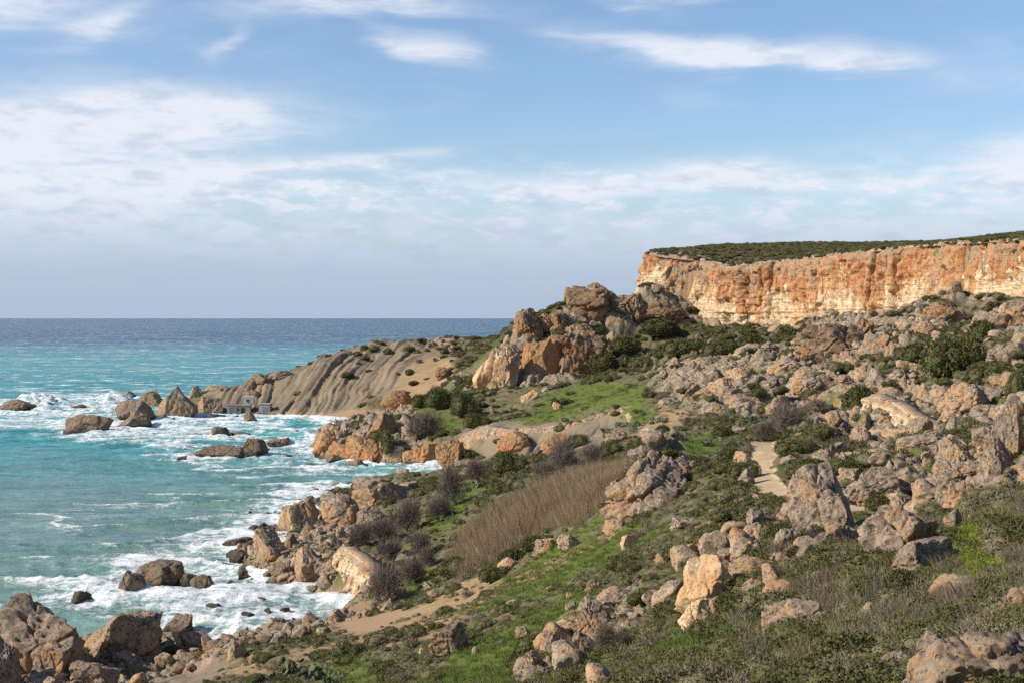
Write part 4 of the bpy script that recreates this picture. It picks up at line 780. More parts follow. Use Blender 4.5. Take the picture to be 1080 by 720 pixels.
# ---------------------------------------------------------------- ground
def ground_material():
    m, t, b = material('hillside_ground')
    geo = t.n('ShaderNodeNewGeometry'); P = geo.outputs['Position']; nz = t.n('ShaderNodeSeparateXYZ', i_0=geo.outputs['Normal']).outputs[2]
    A = t.n('ShaderNodeAttribute', attribute_name='cover_a'); B = t.n('ShaderNodeAttribute', attribute_name='cover_b')
    sa = t.n('ShaderNodeSeparateColor', i_0=A.outputs['Color']).outputs; sb = t.n('ShaderNodeSeparateColor', i_0=B.outputs['Color']).outputs
    rock, green, clay, sand = sa[0], sa[1], sa[2], A.outputs['Alpha']
    earth, path, cush, scrub = sb[0], sb[1], sb[2], B.outputs['Alpha']
    col_r, nb, nc, pit = rock_color(t, P, nz)
    n_a = t.noise(P, 0.25, 5, 0.6); n_b = t.noise(P, 1.3, 6, 0.7, 0.4); n_c = t.noise(P, 7.0, 4, 0.75); n_d = t.noise(P, 0.06, 4, 0.5)
    soil = t.mix(t.ramp(n_b, 0.35, 0.65), (0.23, 0.165, 0.10), (0.13, 0.10, 0.06))
    dry = t.mix(t.ramp(n_c, 0.3, 0.7), (0.10, 0.088, 0.055), (0.20, 0.17, 0.115))
    grs = t.mix(t.ramp(n_c, 0.3, 0.7), (0.065, 0.085, 0.018), (0.14, 0.165, 0.045))
    dgr = t.mix(t.ramp(n_c, 0.3, 0.7), (0.038, 0.042, 0.016), (0.095, 0.095, 0.042))
    base = t.mix(t.ramp(n_b, 0.42, 0.58), soil, dry)
    base = t.mix(t.m('MULTIPLY', t.ramp(n_a, 0.42, 0.6), t.ramp(n_b, 0.35, 0.55, 0.4, 0.9)), base, grs)
    base = t.mix(t.m('MULTIPLY', cush, 0.85), base, t.mix(t.ramp(t.noise(P, 0.8, 3), 0.42, 0.58), dry, dgr))
    g = t.ramp(t.m('ADD', green, t.m('MULTIPLY', t.m('SUBTRACT', n_b, 0.5), 1.1)), 0.35, 0.6)
    base = t.mix(g, base, t.mix(t.ramp(n_a, 0.35, 0.65), (0.110, 0.142, 0.032), grs))
    e = t.ramp(t.m('ADD', earth, t.m('ADD', t.m('MULTIPLY', t.m('SUBTRACT', n_b, 0.5), 1.5), t.m('MULTIPLY', t.m('SUBTRACT', n_a, 0.5), 1.5))), 0.5, 0.68)
    ecol = t.mix(t.ramp(n_a, 0.35, 0.65), (0.36, 0.24, 0.13), (0.27, 0.19, 0.11)); ecol = t.mix(t.ramp(n_c, 0.4, 0.75, 0, 0.5), ecol, (0.15, 0.11, 0.07))
    base = t.mix(e, base, ecol)
    ccol = t.mix(t.ramp(n_d, 0.4, 0.6), (0.225, 0.175, 0.12), (0.165, 0.135, 0.10)); ccol = t.mix(t.ramp(n_b, 0.3, 0.7, 0, 0.4), ccol, (0.27, 0.195, 0.125))
    base = t.mix(t.m('MULTIPLY', clay, t.ramp(t.m('ADD', n_b, t.m('MULTIPLY', n_c, 0.35)), 0.80, 0.70, 0.35, 1.0)), base, ccol)
    base = t.mix(sand, base, t.mix(t.ramp(n_c, 0.35, 0.65), (0.33, 0.225, 0.135), (0.24, 0.16, 0.10)))
    # scrub, and plant colour painted into rock gaps to deepen their shade
    rr = t.m('MULTIPLY', rock, t.m('MULTIPLY', t.m('SUBTRACT', 1.0, t.m('MULTIPLY', scrub, 0.85)), t.ramp(t.m('ADD', n_a, t.m('MULTIPLY', n_b, 0.6)), 0.98, 0.88, 0.15, 1.0)))
    base = t.mix(scrub, base, dgr)
    base = t.mix(rr, base, col_r)
    base = t.mix(t.ramp(path, 0.3, 0.7), base, t.mix(t.ramp(n_b, 0.3, 0.7), (0.46, 0.345, 0.215), (0.33, 0.24, 0.15)))
    pz = t.n('ShaderNodeSeparateXYZ', i_0=P).outputs[2]
    w = t.ramp(t.m('ADD', pz, t.m('MULTIPLY', n_b, 1.2)), 1.7, 0.9, 0, 0.8)
    base = t.mix(t.m('MULTIPLY', w, t.m('SUBTRACT', 1.0, t.m('MULTIPLY', sand, 0.7))), base, (0.04, 0.03, 0.022))
    t.set(b, 'Base Color', base)
    soft = t.m('SUBTRACT', 1.0, t.m('MULTIPLY', t.m('MAXIMUM', clay, t.m('MAXIMUM', path, sand)), 0.75))
    h = t.m('MULTIPLY', t.m('ADD', t.m('MULTIPLY', n_b, 0.55), t.m('ADD', t.m('MULTIPLY', n_c, 0.4), t.m('MULTIPLY', t.m('MULTIPLY', pit, rr), 0.4))), soft)
    bp = t.n('ShaderNodeBump', i_Strength=0.9, i_Distance=0.35, i_Height=h); t.set(b, 'Normal', bp.outputs[0])
    b.inputs['Specular IOR Level'].default_value = 0.1
    return m
M_ground = ground_material()
me = bpy.data.meshes.new('terrain'); fill(me, V, faces)
fl = lambda a: a.reshape(-1)[used]
attr(me, 'cover_a', np.stack([fl(wt_['rock']), fl(wt_['green']), fl(wt_['clay']), fl(wt_['sand'])], -1))
scrub_w = np.maximum(np.maximum(kp*(1-rockp), wt_['scrub']*0.9), 0.85*veg_shade*(1-kp)*sstep(3, 6, Z))
attr(me, 'cover_b', np.stack([fl(wt_['earth']), fl(path_w), fl(np.clip(cush_h*5, 0, 1)), fl(scrub_w)], -1))
me.materials.append(M_ground); me.shade_smooth()
terrain = bpy.data.objects.new('terrain', me); link(terrain); tag(terrain, 'rough coastal hillside of rock, clay and low scrub falling to the bay', 'hillside', kind='structure')
# ---------------------------------------------------------------- sea
def build_sea():
    ys = [40.0]
    while ys[-1] < 1200: ys.append(ys[-1]+0.12+0.0018*ys[-1])
    while ys[-1] < 60000: ys.append(ys[-1]*1.03)
    ys = np.array(ys); us = np.concatenate([np.arange(-2.6, -0.42, 0.03), np.arange(-0.42, 0.12, 0.0016), np.arange(0.12, 2.0, 0.03)])
    y, u = np.meshgrid(ys, us, indexing='ij'); x = u*(y+60)
    xf = x.astype(np.float32); yf = y.astype(np.float32)
    c = slice(None, None, 4)
    sd = -poly_sd(x[c, c], y[c, c], COAST)
    for (rx, ry, rr) in SEA_ROCKS: sd = np.minimum(sd, np.hypot(x[c, c]-rx, y[c, c]-ry)-rr)
    ju = np.clip(np.arange(len(ys))/4, 0, sd.shape[0]-1.001); iu = np.clip(np.arange(len(us))/4, 0, sd.shape[1]-1.001)
    j0 = ju.astype(int); i0 = iu.astype(int); tj = (ju-j0)[:, None]; ti = iu-i0
    a = sd[j0]*(1-tj)+sd[np.minimum(j0+1, sd.shape[0]-1)]*tj; sd = a[:, i0]*(1-ti)+a[:, np.minimum(i0+1, sd.shape[1]-1)]*ti
    # swell and chop: travelling from the open sea towards the bay
    fade = sstep(1300, 500, yf)
    ph = (yf*0.97+xf*0.25)/17 + 1.1*fbm2(xf/40, yf/26, 3, 201)
    swell = (1-np.abs(np.sin(ph*math.pi)))**1.7
    chop = ridged2(xf/7+0.3*yf/7, yf/3.2, 4, 211)
    near = sstep(40, 4, sd)
    z = fade*(0.62*swell*(1+1.1*near)+0.36*chop-0.35)*(0.75+0.5*near)
    churn = sstep(11, 0, sd)
    z = z + churn*0.55*ridged2(xf/2.6, yf/2.2, 4, 221)*fade
    for (sx, sy, rw, rd, hh) in SURF:
        g = np.exp(-((xf-sx)/rw)**2-((yf-sy)/rd)**2); z = z + g*hh*(0.55+0.75*np.clip(fbm2(xf/2.0, yf/2.0, 5, 231)+0.5, 0, 2)); churn = np.maximum(churn, np.minimum(1, g*1.6))
    dens = np.maximum(sstep(20, 1, sd)*0.58, churn*0.74)
    for poly, amt, soft in FOAM:
        p = poly_sd(x[c, c], y[c, c], poly); a = p[j0]*(1-tj)+p[np.minimum(j0+1, p.shape[0]-1)]*tj; p = a[:, i0]*(1-ti)+a[:, np.minimum(i0+1, p.shape[1]-1)]*ti
        dens = np.maximum(dens, amt*sstep(-soft, soft, p+soft*0.8*fbm2(xf/25, yf/18, 3, 241)))
    crest = np.clip(swell-0.62, 0, 1)*2.6*fade
    me = bpy.data.meshes.new('sea'); n0, n1_ = x.shape; I = np.arange(n0*n1_).reshape(n0, n1_)
    F = np.stack([I[:-1, :-1], I[:-1, 1:], I[1:, 1:], I[1:, :-1]], -1).reshape(-1, 4)
    fill(me, np.stack([x, y, z], -1).reshape(-1, 3), F)
    attr(me, 'surf', np.stack([dens.ravel(), np.clip(crest, 0, 1).ravel(), sstep(260, 0, sd+40*fbm2(xf/60, yf/30, 3, 251)).ravel(), np.ones(x.size)], -1))
    m, t, b = material('sea_water')
    geo = t.n('ShaderNodeNewGeometry'); P = geo.outputs['Position']; py = t.n('ShaderNodeSeparateXYZ', i_0=P).outputs[1]
    at = t.n('ShaderNodeSeparateColor', i_0=t.n('ShaderNodeAttribute', attribute_name='surf').outputs['Color']).outputs
    dn, cr, sh = at[0], at[1], at[2]
    big = t.noise(t.mapping(P, (0.004, 0.010, 1)), 1.0, 4, 0.5); mid = t.noise(t.mapping(P, (0.03, 0.09, 1), (0, 0, R(-8))), 1.0, 5, 0.6)
    fin = t.noise(t.mapping(P, (0.22, 0.6, 1), (0, 0, R(-8))), 1.0, 6, 0.68)
    lane = t.m('ADD', py, t.m('MULTIPLY', t.m('SUBTRACT', big, 0.5), 700))
    deep = t.ramp(lane, 1050, 2300)
    teal = t.mix(t.ramp(mid, 0.35, 0.65), (0.040, 0.235, 0.26), (0.095, 0.36, 0.37))
    navy = t.mix(t.ramp(mid, 0.35, 0.65), (0.010, 0.055, 0.125), (0.030, 0.105, 0.185))
    green = t.mix(t.ramp(mid, 0.3, 0.7), (0.12, 0.225, 0.205), (0.235, 0.325, 0.28))
    nearc = t.ramp(t.m('ADD', py, t.m('MULTIPLY', t.m('SUBTRACT', mid, 0.5), 160)), 420, 250)
    lin = t.noise(t.mapping(P, (0.014, 0.13, 1), (0, 0, R(-6))), 1.0, 6, 0.68)
    col = t.mix(deep, teal, navy)
    col = t.mix(t.m('MULTIPLY', nearc, 0.9), col, green)
    col = t.mix(t.ramp(lin, 0.52, 0.70, 0, 0.45), col, (0.015, 0.085, 0.105))
    col = t.mix(t.ramp(lin, 0.30, 0.44, 0.35, 0), col, (0.17, 0.36, 0.35))
    col = t.mix(t.ramp(fin, 0.3, 0.7, 0.35, 0.0), col, (0.01, 0.06, 0.075))
    # foam: torn streaks, denser where the surf runs
    net = t.voro(t.mapping(t.n('ShaderNodeVectorMath', operation='ADD', i_0=P, i_1=t.n('ShaderNodeVectorMath', operation='SCALE', i_0=t.noise(P, 0.25, 4, col=True), i_3=5.0).outputs[0]).outputs[0], (0.22, 0.42, 1)), 1.0, 'DISTANCE_TO_EDGE')
    lace = t.ramp(net, 0.0, 0.22, 1.0, 0.0)
    f1 = t.noise(t.mapping(P, (0.10, 0.24, 1), (0, 0, R(-6))), 1.0, 8, 0.70, 0.8)
    f2 = t.noise(t.mapping(P, (0.5, 0.9, 1)), 1.0, 6, 0.7, 0.5)
    fo = t.m('ADD', t.m('MULTIPLY', f1, 0.85), t.m('ADD', t.m('MULTIPLY', lace, 0.10), t.m('MULTIPLY', f2, 0.25)))
    th = t.m('SUBTRACT', 0.98, t.m('ADD', t.m('MULTIPLY', dn, 0.62), t.m('MULTIPLY', cr, 0.20)))
    foam = t.ramp(t.m('SUBTRACT', fo, th), -0.10, 0.17)
    # whitecaps on the open water
    wc = t.noise(t.mapping(P, (0.055, 0.16, 1), (0, 0, R(-5))), 1.0, 7, 0.66, 0.3)
    wc2 = t.noise(t.mapping(P, (0.006, 0.02, 1)), 1.0, 3, 0.6)
    cap = t.m('MULTIPLY', t.ramp(t.m('ADD', wc, t.m('MULTIPLY', wc2, 0.25)), 0.680, 0.735), t.ramp(py, 300, 600, 0.0, 0.9))
    foam = t.m('MAXIMUM', foam, cap)
    t.set(b, 'Base Color', t.mix(foam, col, t.mix(t.ramp(f2, 0.35, 0.6), (0.52, 0.58, 0.59), (0.74, 0.76, 0.76))))
    t.set(b, 'Roughness', t.ramp(foam, 0, 1, 0.32, 0.9))
    b.inputs['IOR'].default_value = 1.33; t.set(b, 'Specular IOR Level', t.ramp(py, 400, 3000, 0.40, 0.06))
    ch = t.noise(t.mapping(P, (0.5, 1.3, 1), (0, 0, R(-10))), 1.0, 6, 0.65)
    bp = t.n('ShaderNodeBump', i_Strength=t.ramp(py, 400, 5000, 0.8, 0.25), i_Distance=0.9, i_Height=t.m('ADD', t.m('MULTIPLY', ch, 0.6), t.m('ADD', t.m('MULTIPLY', fin, 0.9), t.m('MULTIPLY', foam, 0.12))))
    t.set(b, 'Normal', bp.outputs[0])
    me.materials.append(m); me.shade_smooth()
    o = bpy.data.objects.new('sea', me); link(o); tag(o, 'choppy turquoise sea with white surf running into the bay', 'sea', kind='structure')
build_sea()
# ---------------------------------------------------------------- sheer rock faces (part of the landform)
def cliff_material(name, strata=True, top=10.0, base=0.0, pale=0.0):
    m, t, b = material(name)
    geo = t.n('ShaderNodeNewGeometry'); P = geo.outputs['Position']; nz = t.n('ShaderNodeSeparateXYZ', i_0=geo.outputs['Normal']).outputs[2]
    hh = t.n('ShaderNodeAttribute', attribute_name='level').outputs['Fac']       # 0 foot .. 1 rim
    a = t.noise(P, 0.06, 7, 0.66, 0.6); s = t.noise(t.mapping(P, (0.28, 0.28, 0.05)), 1.0, 8, 0.72, 0.3)   # vertical streaks
    b2 = t.noise(P, 0.9, 6, 0.7, 0.4); c = t.noise(P, 5.0, 4, 0.7)
    st = t.noise(t.mapping(P, (0.03, 0.03, 1.1)), 1.0, 5, 0.6)
    st2 = t.noise(t.mapping(P, (0.05, 0.05, 3.0)), 1.0, 4, 0.6)
    cream = t.mix(t.ramp(st, 0.4, 0.6), (0.72, 0.58, 0.38), (0.62, 0.46, 0.27))
    cream = t.mix(t.ramp(st2, 0.42, 0.6, 0, 0.5), cream, (0.42, 0.31, 0.19))
    rust = t.mix(t.ramp(s, 0.38, 0.60), (0.36, 0.135, 0.048), (0.52, 0.29, 0.13))
    grey = t.mix(t.ramp(b2, 0.35, 0.7), (0.36, 0.26, 0.17), (0.22, 0.165, 0.12))
    k = t.m('ADD', hh, t.m('ADD', t.m('MULTIPLY', t.m('SUBTRACT', a, 0.5), 2.0), t.m('MULTIPLY', t.m('SUBTRACT', s, 0.5), 1.9)))
    col = t.mix(t.ramp(k, 0.48+pale, 0.62+pale), cream, rust)
    col = t.mix(t.m('MULTIPLY', t.ramp(k, 0.78+pale, 1.1+pale), 0.7), col, grey)
    s2 = t.noise(t.mapping(P, (0.7, 0.7, 0.045), (0, 0, 0), (9, 4, 2)), 1.0, 6, 0.65)
    col = t.mix(t.m('MULTIPLY', t.ramp(s2, 0.54, 0.66, 0, 0.75), t.ramp(hh, 0.25, 0.6, 0.1, 1.0)), col, (0.23, 0.085, 0.030))
    gp = t.noise(t.mapping(P, (1, 1, 1), (0, 0, 0), (40, 7, 3)), 0.045, 6, 0.65)
    col = t.mix(t.ramp(gp, 0.56, 0.66, 0, 0.7), col, grey)
    col = t.mix(t.m('MULTIPLY', t.ramp(b2, 0.52, 0.68), t.ramp(hh, 0.2, 0.7, 0.35, 0.85)), col, (0.17, 0.10, 0.055))
    col = t.mix(t.ramp(nz, 0.35, 0.75, 0, 0.75), col, grey)
    pit = t.ramp(t.m('ADD', t.voro(t.mapping(P, (1, 1, 0.7)), 0.75), t.m('MULTIPLY', b2, 0.4)), 0.26, 0.40)
    col = t.mix(t.m('MULTIPLY', t.m('SUBTRACT', 1.0, pit), 0.7), col, (0.09, 0.05, 0.03))
    t.set(b, 'Base Color', col)
    h = t.m('ADD', t.m('MULTIPLY', b2, 0.8), t.m('ADD', t.m('MULTIPLY', c, 0.3), t.m('ADD', t.m('MULTIPLY', pit, 0.6), t.m('MULTIPLY', st2, 0.4))))
    bp = t.n('ShaderNodeBump', i_Strength=0.9, i_Distance=0.7, i_Height=h); t.set(b, 'Normal', bp.outputs[0])
    return m
M_cliff = cliff_material('banded_cliff_rock'); M_cream = cliff_material('pale_cliff_rock', pale=0.5)
M_claybank = rock_material('clay_bank', warm=0.5, bump=0.3)
def resample(path, step):
    p = np.array(path, float)[:, :2]; d = np.r_[0, np.cumsum(np.hypot(*np.diff(p, axis=0).T))]
    n = max(4, int(d[-1]/step)); s = np.linspace(0, d[-1], n); return np.stack([np.interp(s, d, p[:, 0]), np.interp(s, d, p[:, 1])], -1), s
def rock_face(name, path, foot, rim, mat, step=0.4, amp=1.0, cell=6.0, batter=0.2, lip=2.0, seed=0, label=None, cat=None):
    """a wall of broken rock: path runs with the open side on its left hand; foot(x,y), rim(x,y) give heights"""
    p, s = resample(path, step); k = 9; ker = np.ones(k)/k
    pp = np.stack([np.convolve(np.pad(p[:, i], k//2, 'edge'), ker, 'valid') for i in (0, 1)], -1)
    tg = np.gradient(pp, axis=0); tg /= np.linalg.norm(tg, axis=1)[:, None]+1e-9; nrm = np.stack([-tg[:, 1], tg[:, 0]], -1)
    z0 = foot(p[:, 0], p[:, 1])-1.5; z1 = rim(p[:, 0], p[:, 1])
    nz_ = max(6, int((z1-z0).max()/step)); T = np.linspace(0, 1, nz_)
    S, TT = np.meshgrid(s, T, indexing='ij'); zz = z0[:, None]*(1-TT)+z1[:, None]*TT
    bx = pp[:, 0][:, None]+0*TT; by = pp[:, 1][:, None]+0*TT
    q = seed*13.7
    f1, f2, c = worley3(bx/cell+q, by/cell, zz/(cell*1.3), 301); g1, g2, d = worley3(bx/cell*2.6, by/cell*2.6+q, zz/cell*2.6, 302)
    fis = np.clip(0.12-np.abs(vnoise2((S+1.2*fbm2(S/5, zz/9, 2, 9+seed))/(cell*0.9), zz/(cell*6)+q, 305+seed)), 0, 1)/0.12
    fis2 = np.clip(0.10-np.abs(vnoise2((S+fbm2(S/3, zz/5, 2, 19+seed))/(cell*0.33), zz/(cell*3)+q, 306+seed)), 0, 1)/0.10
    led = fbm2(zz/1.6+q, S/60, 3, 307)
    dd = amp*(1.5*(c-0.5)*np.clip((f2-f1)*4, 0, 1)+0.6*(d-0.5)*np.clip((g2-g1)*4, 0, 1)+0.8*fbm3(bx/9, by/9, zz/9, 4, 308+seed)+(1.6 if cell > 5 else 0)*fbm2(S/15, zz/60, 3, 311)+0.45*led*sstep(0.75, 0.35, TT)
             - 2.4*fis - 1.0*fis2 + 0.45*fbm3(bx/1.6, by/1.6, zz/1.6, 4, 309+seed, 0.65)) + batter*(1-TT)*(z1-z0)[:, None]
    edge = sstep(1.0, 0.93, TT); dd = dd*(0.45+0.55*edge)-0.5*(1-edge)
    x = bx+nrm[:, 0][:, None]*dd; y = by+nrm[:, 1][:, None]*dd
    # lip running back over the top
    lx = [x]; ly = [y]; lz = [zz+0.0]
    for i, w in enumerate((0.5, 1.2, 2.2, lip+1.5)):
        lx.append((bx[:, -1]-nrm[:, 0]*w)[:, None]); ly.append((by[:, -1]-nrm[:, 1]*w)[:, None]); lz.append((z1+0.25*fbm2(bx[:, -1]/2, by[:, -1]/2, 3, 5)+(0.1 if i < 3 else -1.5))[:, None])
    x = np.concatenate(lx, 1); y = np.concatenate(ly, 1); z = np.concatenate(lz, 1)
    n0, n1_ = x.shape; I = np.arange(n0*n1_).reshape(n0, n1_)
    F = np.stack([I[:-1, :-1], I[1:, :-1], I[1:, 1:], I[:-1, 1:]], -1).reshape(-1, 4)
    me = bpy.data.meshes.new(name); fill(me, np.stack([x, y, z], -1).reshape(-1, 3), F)
    a = me.attributes.new('level', 'FLOAT', 'POINT'); L = np.concatenate([TT]+[np.ones((n0, 1))]*4, 1); a.data.foreach_set('value', L.ravel().astype(np.float32))
    me.materials.append(mat); me.shade_smooth()
    o = bpy.data.objects.new(name, me); link(o); tag(o, label, cat, kind='structure'); return o
gz = lambda x, y: ground_z(x, y)
def off(path, d):
    p = np.array(path, float); t = np.gradient(p, axis=0); t /= np.linalg.norm(t, axis=1)[:, None]; return p+np.stack([-t[:, 1], t[:, 0]], -1)*d
# the rim runs from the back of the headland round its end and on towards the viewer: open side must be on the left of travel
rim_path = list(reversed(RIM))+list(RIM_BACK)
rim_z = lambda x, y: rbf_eval(high_f, np.asarray(x), np.asarray(y))
rock_face('cliff', rim_path, lambda x, y: np.minimum(rbf_eval(low_f, x, y), rim_z(x, y)-8)-3, rim_z, M_cliff, 0.40, 1.75, 6.0, 0.10, 2.0, 1, 'long orange and cream limestone cliff under the flat scrubby plateau', 'cliff')
for nm, path, h, mat, lab in FACES:
    P_ = np.array(path, float)
    hs = P_[:, 2]; d_ = np.r_[0, np.cumsum(np.hypot(*np.diff(P_[:, :2], axis=0).T))]
    def rz(x, y, P_=P_):
        i = np.argmin((x[:, None]-P_[None, :, 0])**2+(y[:, None]-P_[None, :, 1])**2, axis=1)
        # smooth interpolation along the path
        s = np.linspace(0, 1, len(x)); return np.interp(s*d_[-1], d_, P_[:, 2])
    def ft(x, y): 
        s = np.linspace(0, 1, len(x)); return np.interp(s*d_[-1], d_, P_[:, 3])
    rock_face(nm, path, ft, rz, mat if not isinstance(mat, str) else {'cream': M_cream, 'cliff': M_cliff, 'clay': M_claybank}[mat], max(0.12, 0.001*P_[0, 1]), h, max(1.6, 3.0*h), 0.35, 1.0, 3, lab, 'cliff')
# ---------------------------------------------------------------- rocks
rng = np.random.default_rng(7); random.seed(7)
import bmesh, zlib
def ico(sub):
    bm = bmesh.new(); bmesh.ops.create_icosphere(bm, subdivisions=sub, radius=1.0)
    v = np.array([p.co[:] for p in bm.verts]); f = np.array([[p.index for p in q.verts] for q in bm.faces]); bm.free(); return v, f
ICO = {k: ico(k) for k in (3, 4, 5, 6)}
def rock_mesh(name, seed, sub, planes=14, rough=0.10, pits=0.05, flat=0.0, tilt=0.0, cone=0.0, fine=0.03):
    """a broken boulder: sphere cut by flat breaks, then roughened and pitted"""
    r = np.random.default_rng(seed); v0, f = ICO[sub]; v = v0.copy()
    v *= 1+0.22*fbm3(v[:, 0]*1.1+seed % 97, v[:, 1]*1.1, v[:, 2]*1.1, 2, seed)[:, None]
    for i in range(planes):
        n = r.normal(size=3); n /= np.linalg.norm(n); d = r.uniform(0.42, 0.80)
        if i == 0 and flat: n = np.array([tilt, 0.1, 1.0]); n /= np.linalg.norm(n); d = 1-flat
        t = v@n; m = t > d; v[m] -= n*(t[m]-d)[:, None]*0.94
    x, y, z = v.T+(seed % 211)*3.1
    nrm = v/np.linalg.norm(v, axis=1)[:, None]
    f1, f2, c = worley3(x*1.7, y*1.7, z*1.7, seed); g1, g2, c2 = worley3(x*5, y*5, z*5, seed+3)
    d = rough*(1.3*fbm3(x*1.5, y*1.5, z*1.5, 5, seed, 0.55)+0.8*(c-.5)*np.clip((f2-f1)*4, 0, 1)-0.55*np.clip(0.10-(f2-f1), 0, .1)/.1) \
        - pits*np.clip(0.42-g1, 0, 1)*2.2*(c2 > 0.35) + fine*fbm3(x*8, y*8, z*8, 4, seed, 0.62)
    v = v+nrm*d[:, None]
    v[:, :2] *= (1-cone*(v[:, 2:3]+1)*0.5)
    v /= np.abs(v).max(axis=0)
    me = bpy.data.meshes.new(name); fill(me, v, f); me.shade_smooth(); return me
def add_rock(name, me, x, y, w, h, z0, mat, rot, depth=1.0, sink=0.32):
    o = bpy.data.objects.new(name, me); link(o)
    o.scale = (w/2, w/2*depth, h/(2-2*sink)); o.rotation_euler = (0, 0, rot)
    o.location = (x, y, z0+h-o.scale[2]); return o
M_crag = rock_material('shade_tinted_headland_rock', warm=0.40, scale=0.33, bump=0.25, objspace=True, tint=(0.84, 0.74, 0.64))  # limestone with the headland's shadow put into its tint
MR = {'w': M_rock_wet, 'w2': M_rock_wet, 's': M_rock_shore, 'r': M_rock, 'r2': M_rock_shore, 'r3': M_rock, 'r4': M_rock, 'r5': M_crag, 'c': M_rock_cream, 'c2': M_rock_shore, 'c3': M_rock_cream, 'c5': M_cream_far}
M_warm = rock_material('orange_shore_rock', dark=0.0, warm=0.52, objspace=True)
M_brown = rock_material('brown_reef_rock', dark=0.5, warm=0.4, objspace=True)
MR['o'] = rock_material('red_orange_rock', warm=0.62, objspace=True, tint=(1.0, 0.80, 0.62)); MR['w2'] = M_brown; MR['c3'] = rock_material('smooth_cream_rock', warm=1.15, bump=.08, objspace=True, tint=(1.22, 1.15, 1.0), pits=0.25); MR['r2'] = M_warm; MR['c2'] = M_warm
for i, (x, y, w, h, st, lab, insea) in enumerate(BOULDERS):
    big = w*1500/y
    sub = 6 if big > 28 else (5 if big > 12 else 4)
    big_r = st in ('r5', 'c5', 'r3', 'r4')
    me = rock_mesh('boulder', zlib.crc32(lab.encode()) % 90000, sub, 16 if not big_r else (11 if st == 'r3' else 7), 0.11 if not big_r else (0.13 if st == 'r3' else 0.25), 0.03 if st in ('w', 's', 'c2', 'c3') else 0.09,
                   flat=0.30 if 'slab' in lab or 'ledge' in lab or 'square' in lab or 'flat' in lab or 'massive' in lab or 'huge' in lab or 'buttress' in lab or 'mass' in lab else 0.0, tilt=random.uniform(-.15, .15), cone=0.72 if st == 'r4' or 'conical' in lab else (0.15 if st in ('r5', 'w', 's') else 0.0), fine=0.05 if big_r else 0.035)
    me.materials.append(MR[st])
    depth = random.uniform(0.75, 0.95) if w < 14 else 0.7
    cy = y+0.42*w*depth*0.8
    if insea: z0 = -0.3; hh = h+0.3
    else:
        gzv = float(ground_z(x, y)[0]); z0 = max(gzv, -0.2)-0.06*h; hh = h*1.06+0.1
    cx_ = x*cy/y
    random.seed(zlib.crc32(lab.encode()))
    o = add_rock('rock' if h < 1.5 else 'boulder', me, cx_, cy, w*1.06, hh*(cy/y), z0, None, random.choice((0, math.pi))+random.uniform(-.3, .3), depth)
    tag(o, lab, 'rock' if h < 1.5 else 'boulder', 'rocks standing in the sea' if insea else None)
# ---------------------------------------------------------------- foliage
def leaf_material(name, c1, c2, c3, trans=0.0):
    m, t, b = material(name); oi = t.n('ShaderNodeObjectInfo'); geo = t.n('ShaderNodeNewGeometry')
    n = t.noise(geo.outputs['Position'], 1.1, 4, 0.6); n2 = t.noise(geo.outputs['Position'], 8.0, 2, 0.6)
    col = t.mix(t.ramp(n, 0.35, 0.65), c1, c2); col = t.mix(t.ramp(n2, 0.5, 0.75, 0, 0.6), col, c3)
    col = t.mix(t.ramp(oi.outputs['Random'], 0, 1, 0, 0.45, False), col, c3)
    col = t.mix(t.ramp(geo.outputs['Random Per Island'], 0, 1, 0, 0.35, False), col, c2)
    t.set(b, 'Base Color', col); b.inputs['Roughness'].default_value = 0.75; b.inputs['Specular IOR Level'].default_value = 0.12
    return m
M_lent = leaf_material('dark_green_leaves', (0.048, 0.055, 0.018), (0.096, 0.096, 0.034), (0.145, 0.132, 0.058))
M_olive = leaf_material('olive_leaves', (0.094, 0.092, 0.042), (0.145, 0.134, 0.068), (0.190, 0.162, 0.098))
M_mound = leaf_material('mounded_shrub_leaves', (0.066, 0.070, 0.024), (0.112, 0.108, 0.042), (0.150, 0.138, 0.062))
M_twig = leaf_material('bare_purple_twigs', (0.110, 0.082, 0.070), (0.165, 0.128, 0.110), (0.190, 0.150, 0.120))
M_greytwig = leaf_material('bare_grey_twigs', (0.12, 0.095, 0.070), (0.19, 0.155, 0.115), (0.10, 0.085, 0.055))
M_dryw = leaf_material('dry_grass', (0.20, 0.165, 0.095), (0.30, 0.25, 0.15), (0.13, 0.12, 0.055))
M_grass = leaf_material('green_grass', (0.082, 0.118, 0.022), (0.142, 0.190, 0.038), (0.145, 0.142, 0.052))
M_reed = leaf_material('dry_reed', (0.235, 0.17, 0.105), (0.33, 0.25, 0.165), (0.17, 0.14, 0.065))
M_bark = leaf_material('bark', (0.09, 0.065, 0.05), (0.14, 0.11, 0.085), (0.11, 0.09, 0.07))
M_cact = leaf_material('cactus_pad', (0.060, 0.080, 0.040), (0.11, 0.13, 0.075), (0.15, 0.15, 0.10))
M_yellow = leaf_material('yellow_flowers', (0.45, 0.42, 0.02), (0.55, 0.50, 0.04), (0.25, 0.30, 0.03))
M_pale = leaf_material('pale_dry_bush', (0.17, 0.135, 0.095), (0.23, 0.185, 0.13), (0.12, 0.10, 0.06))
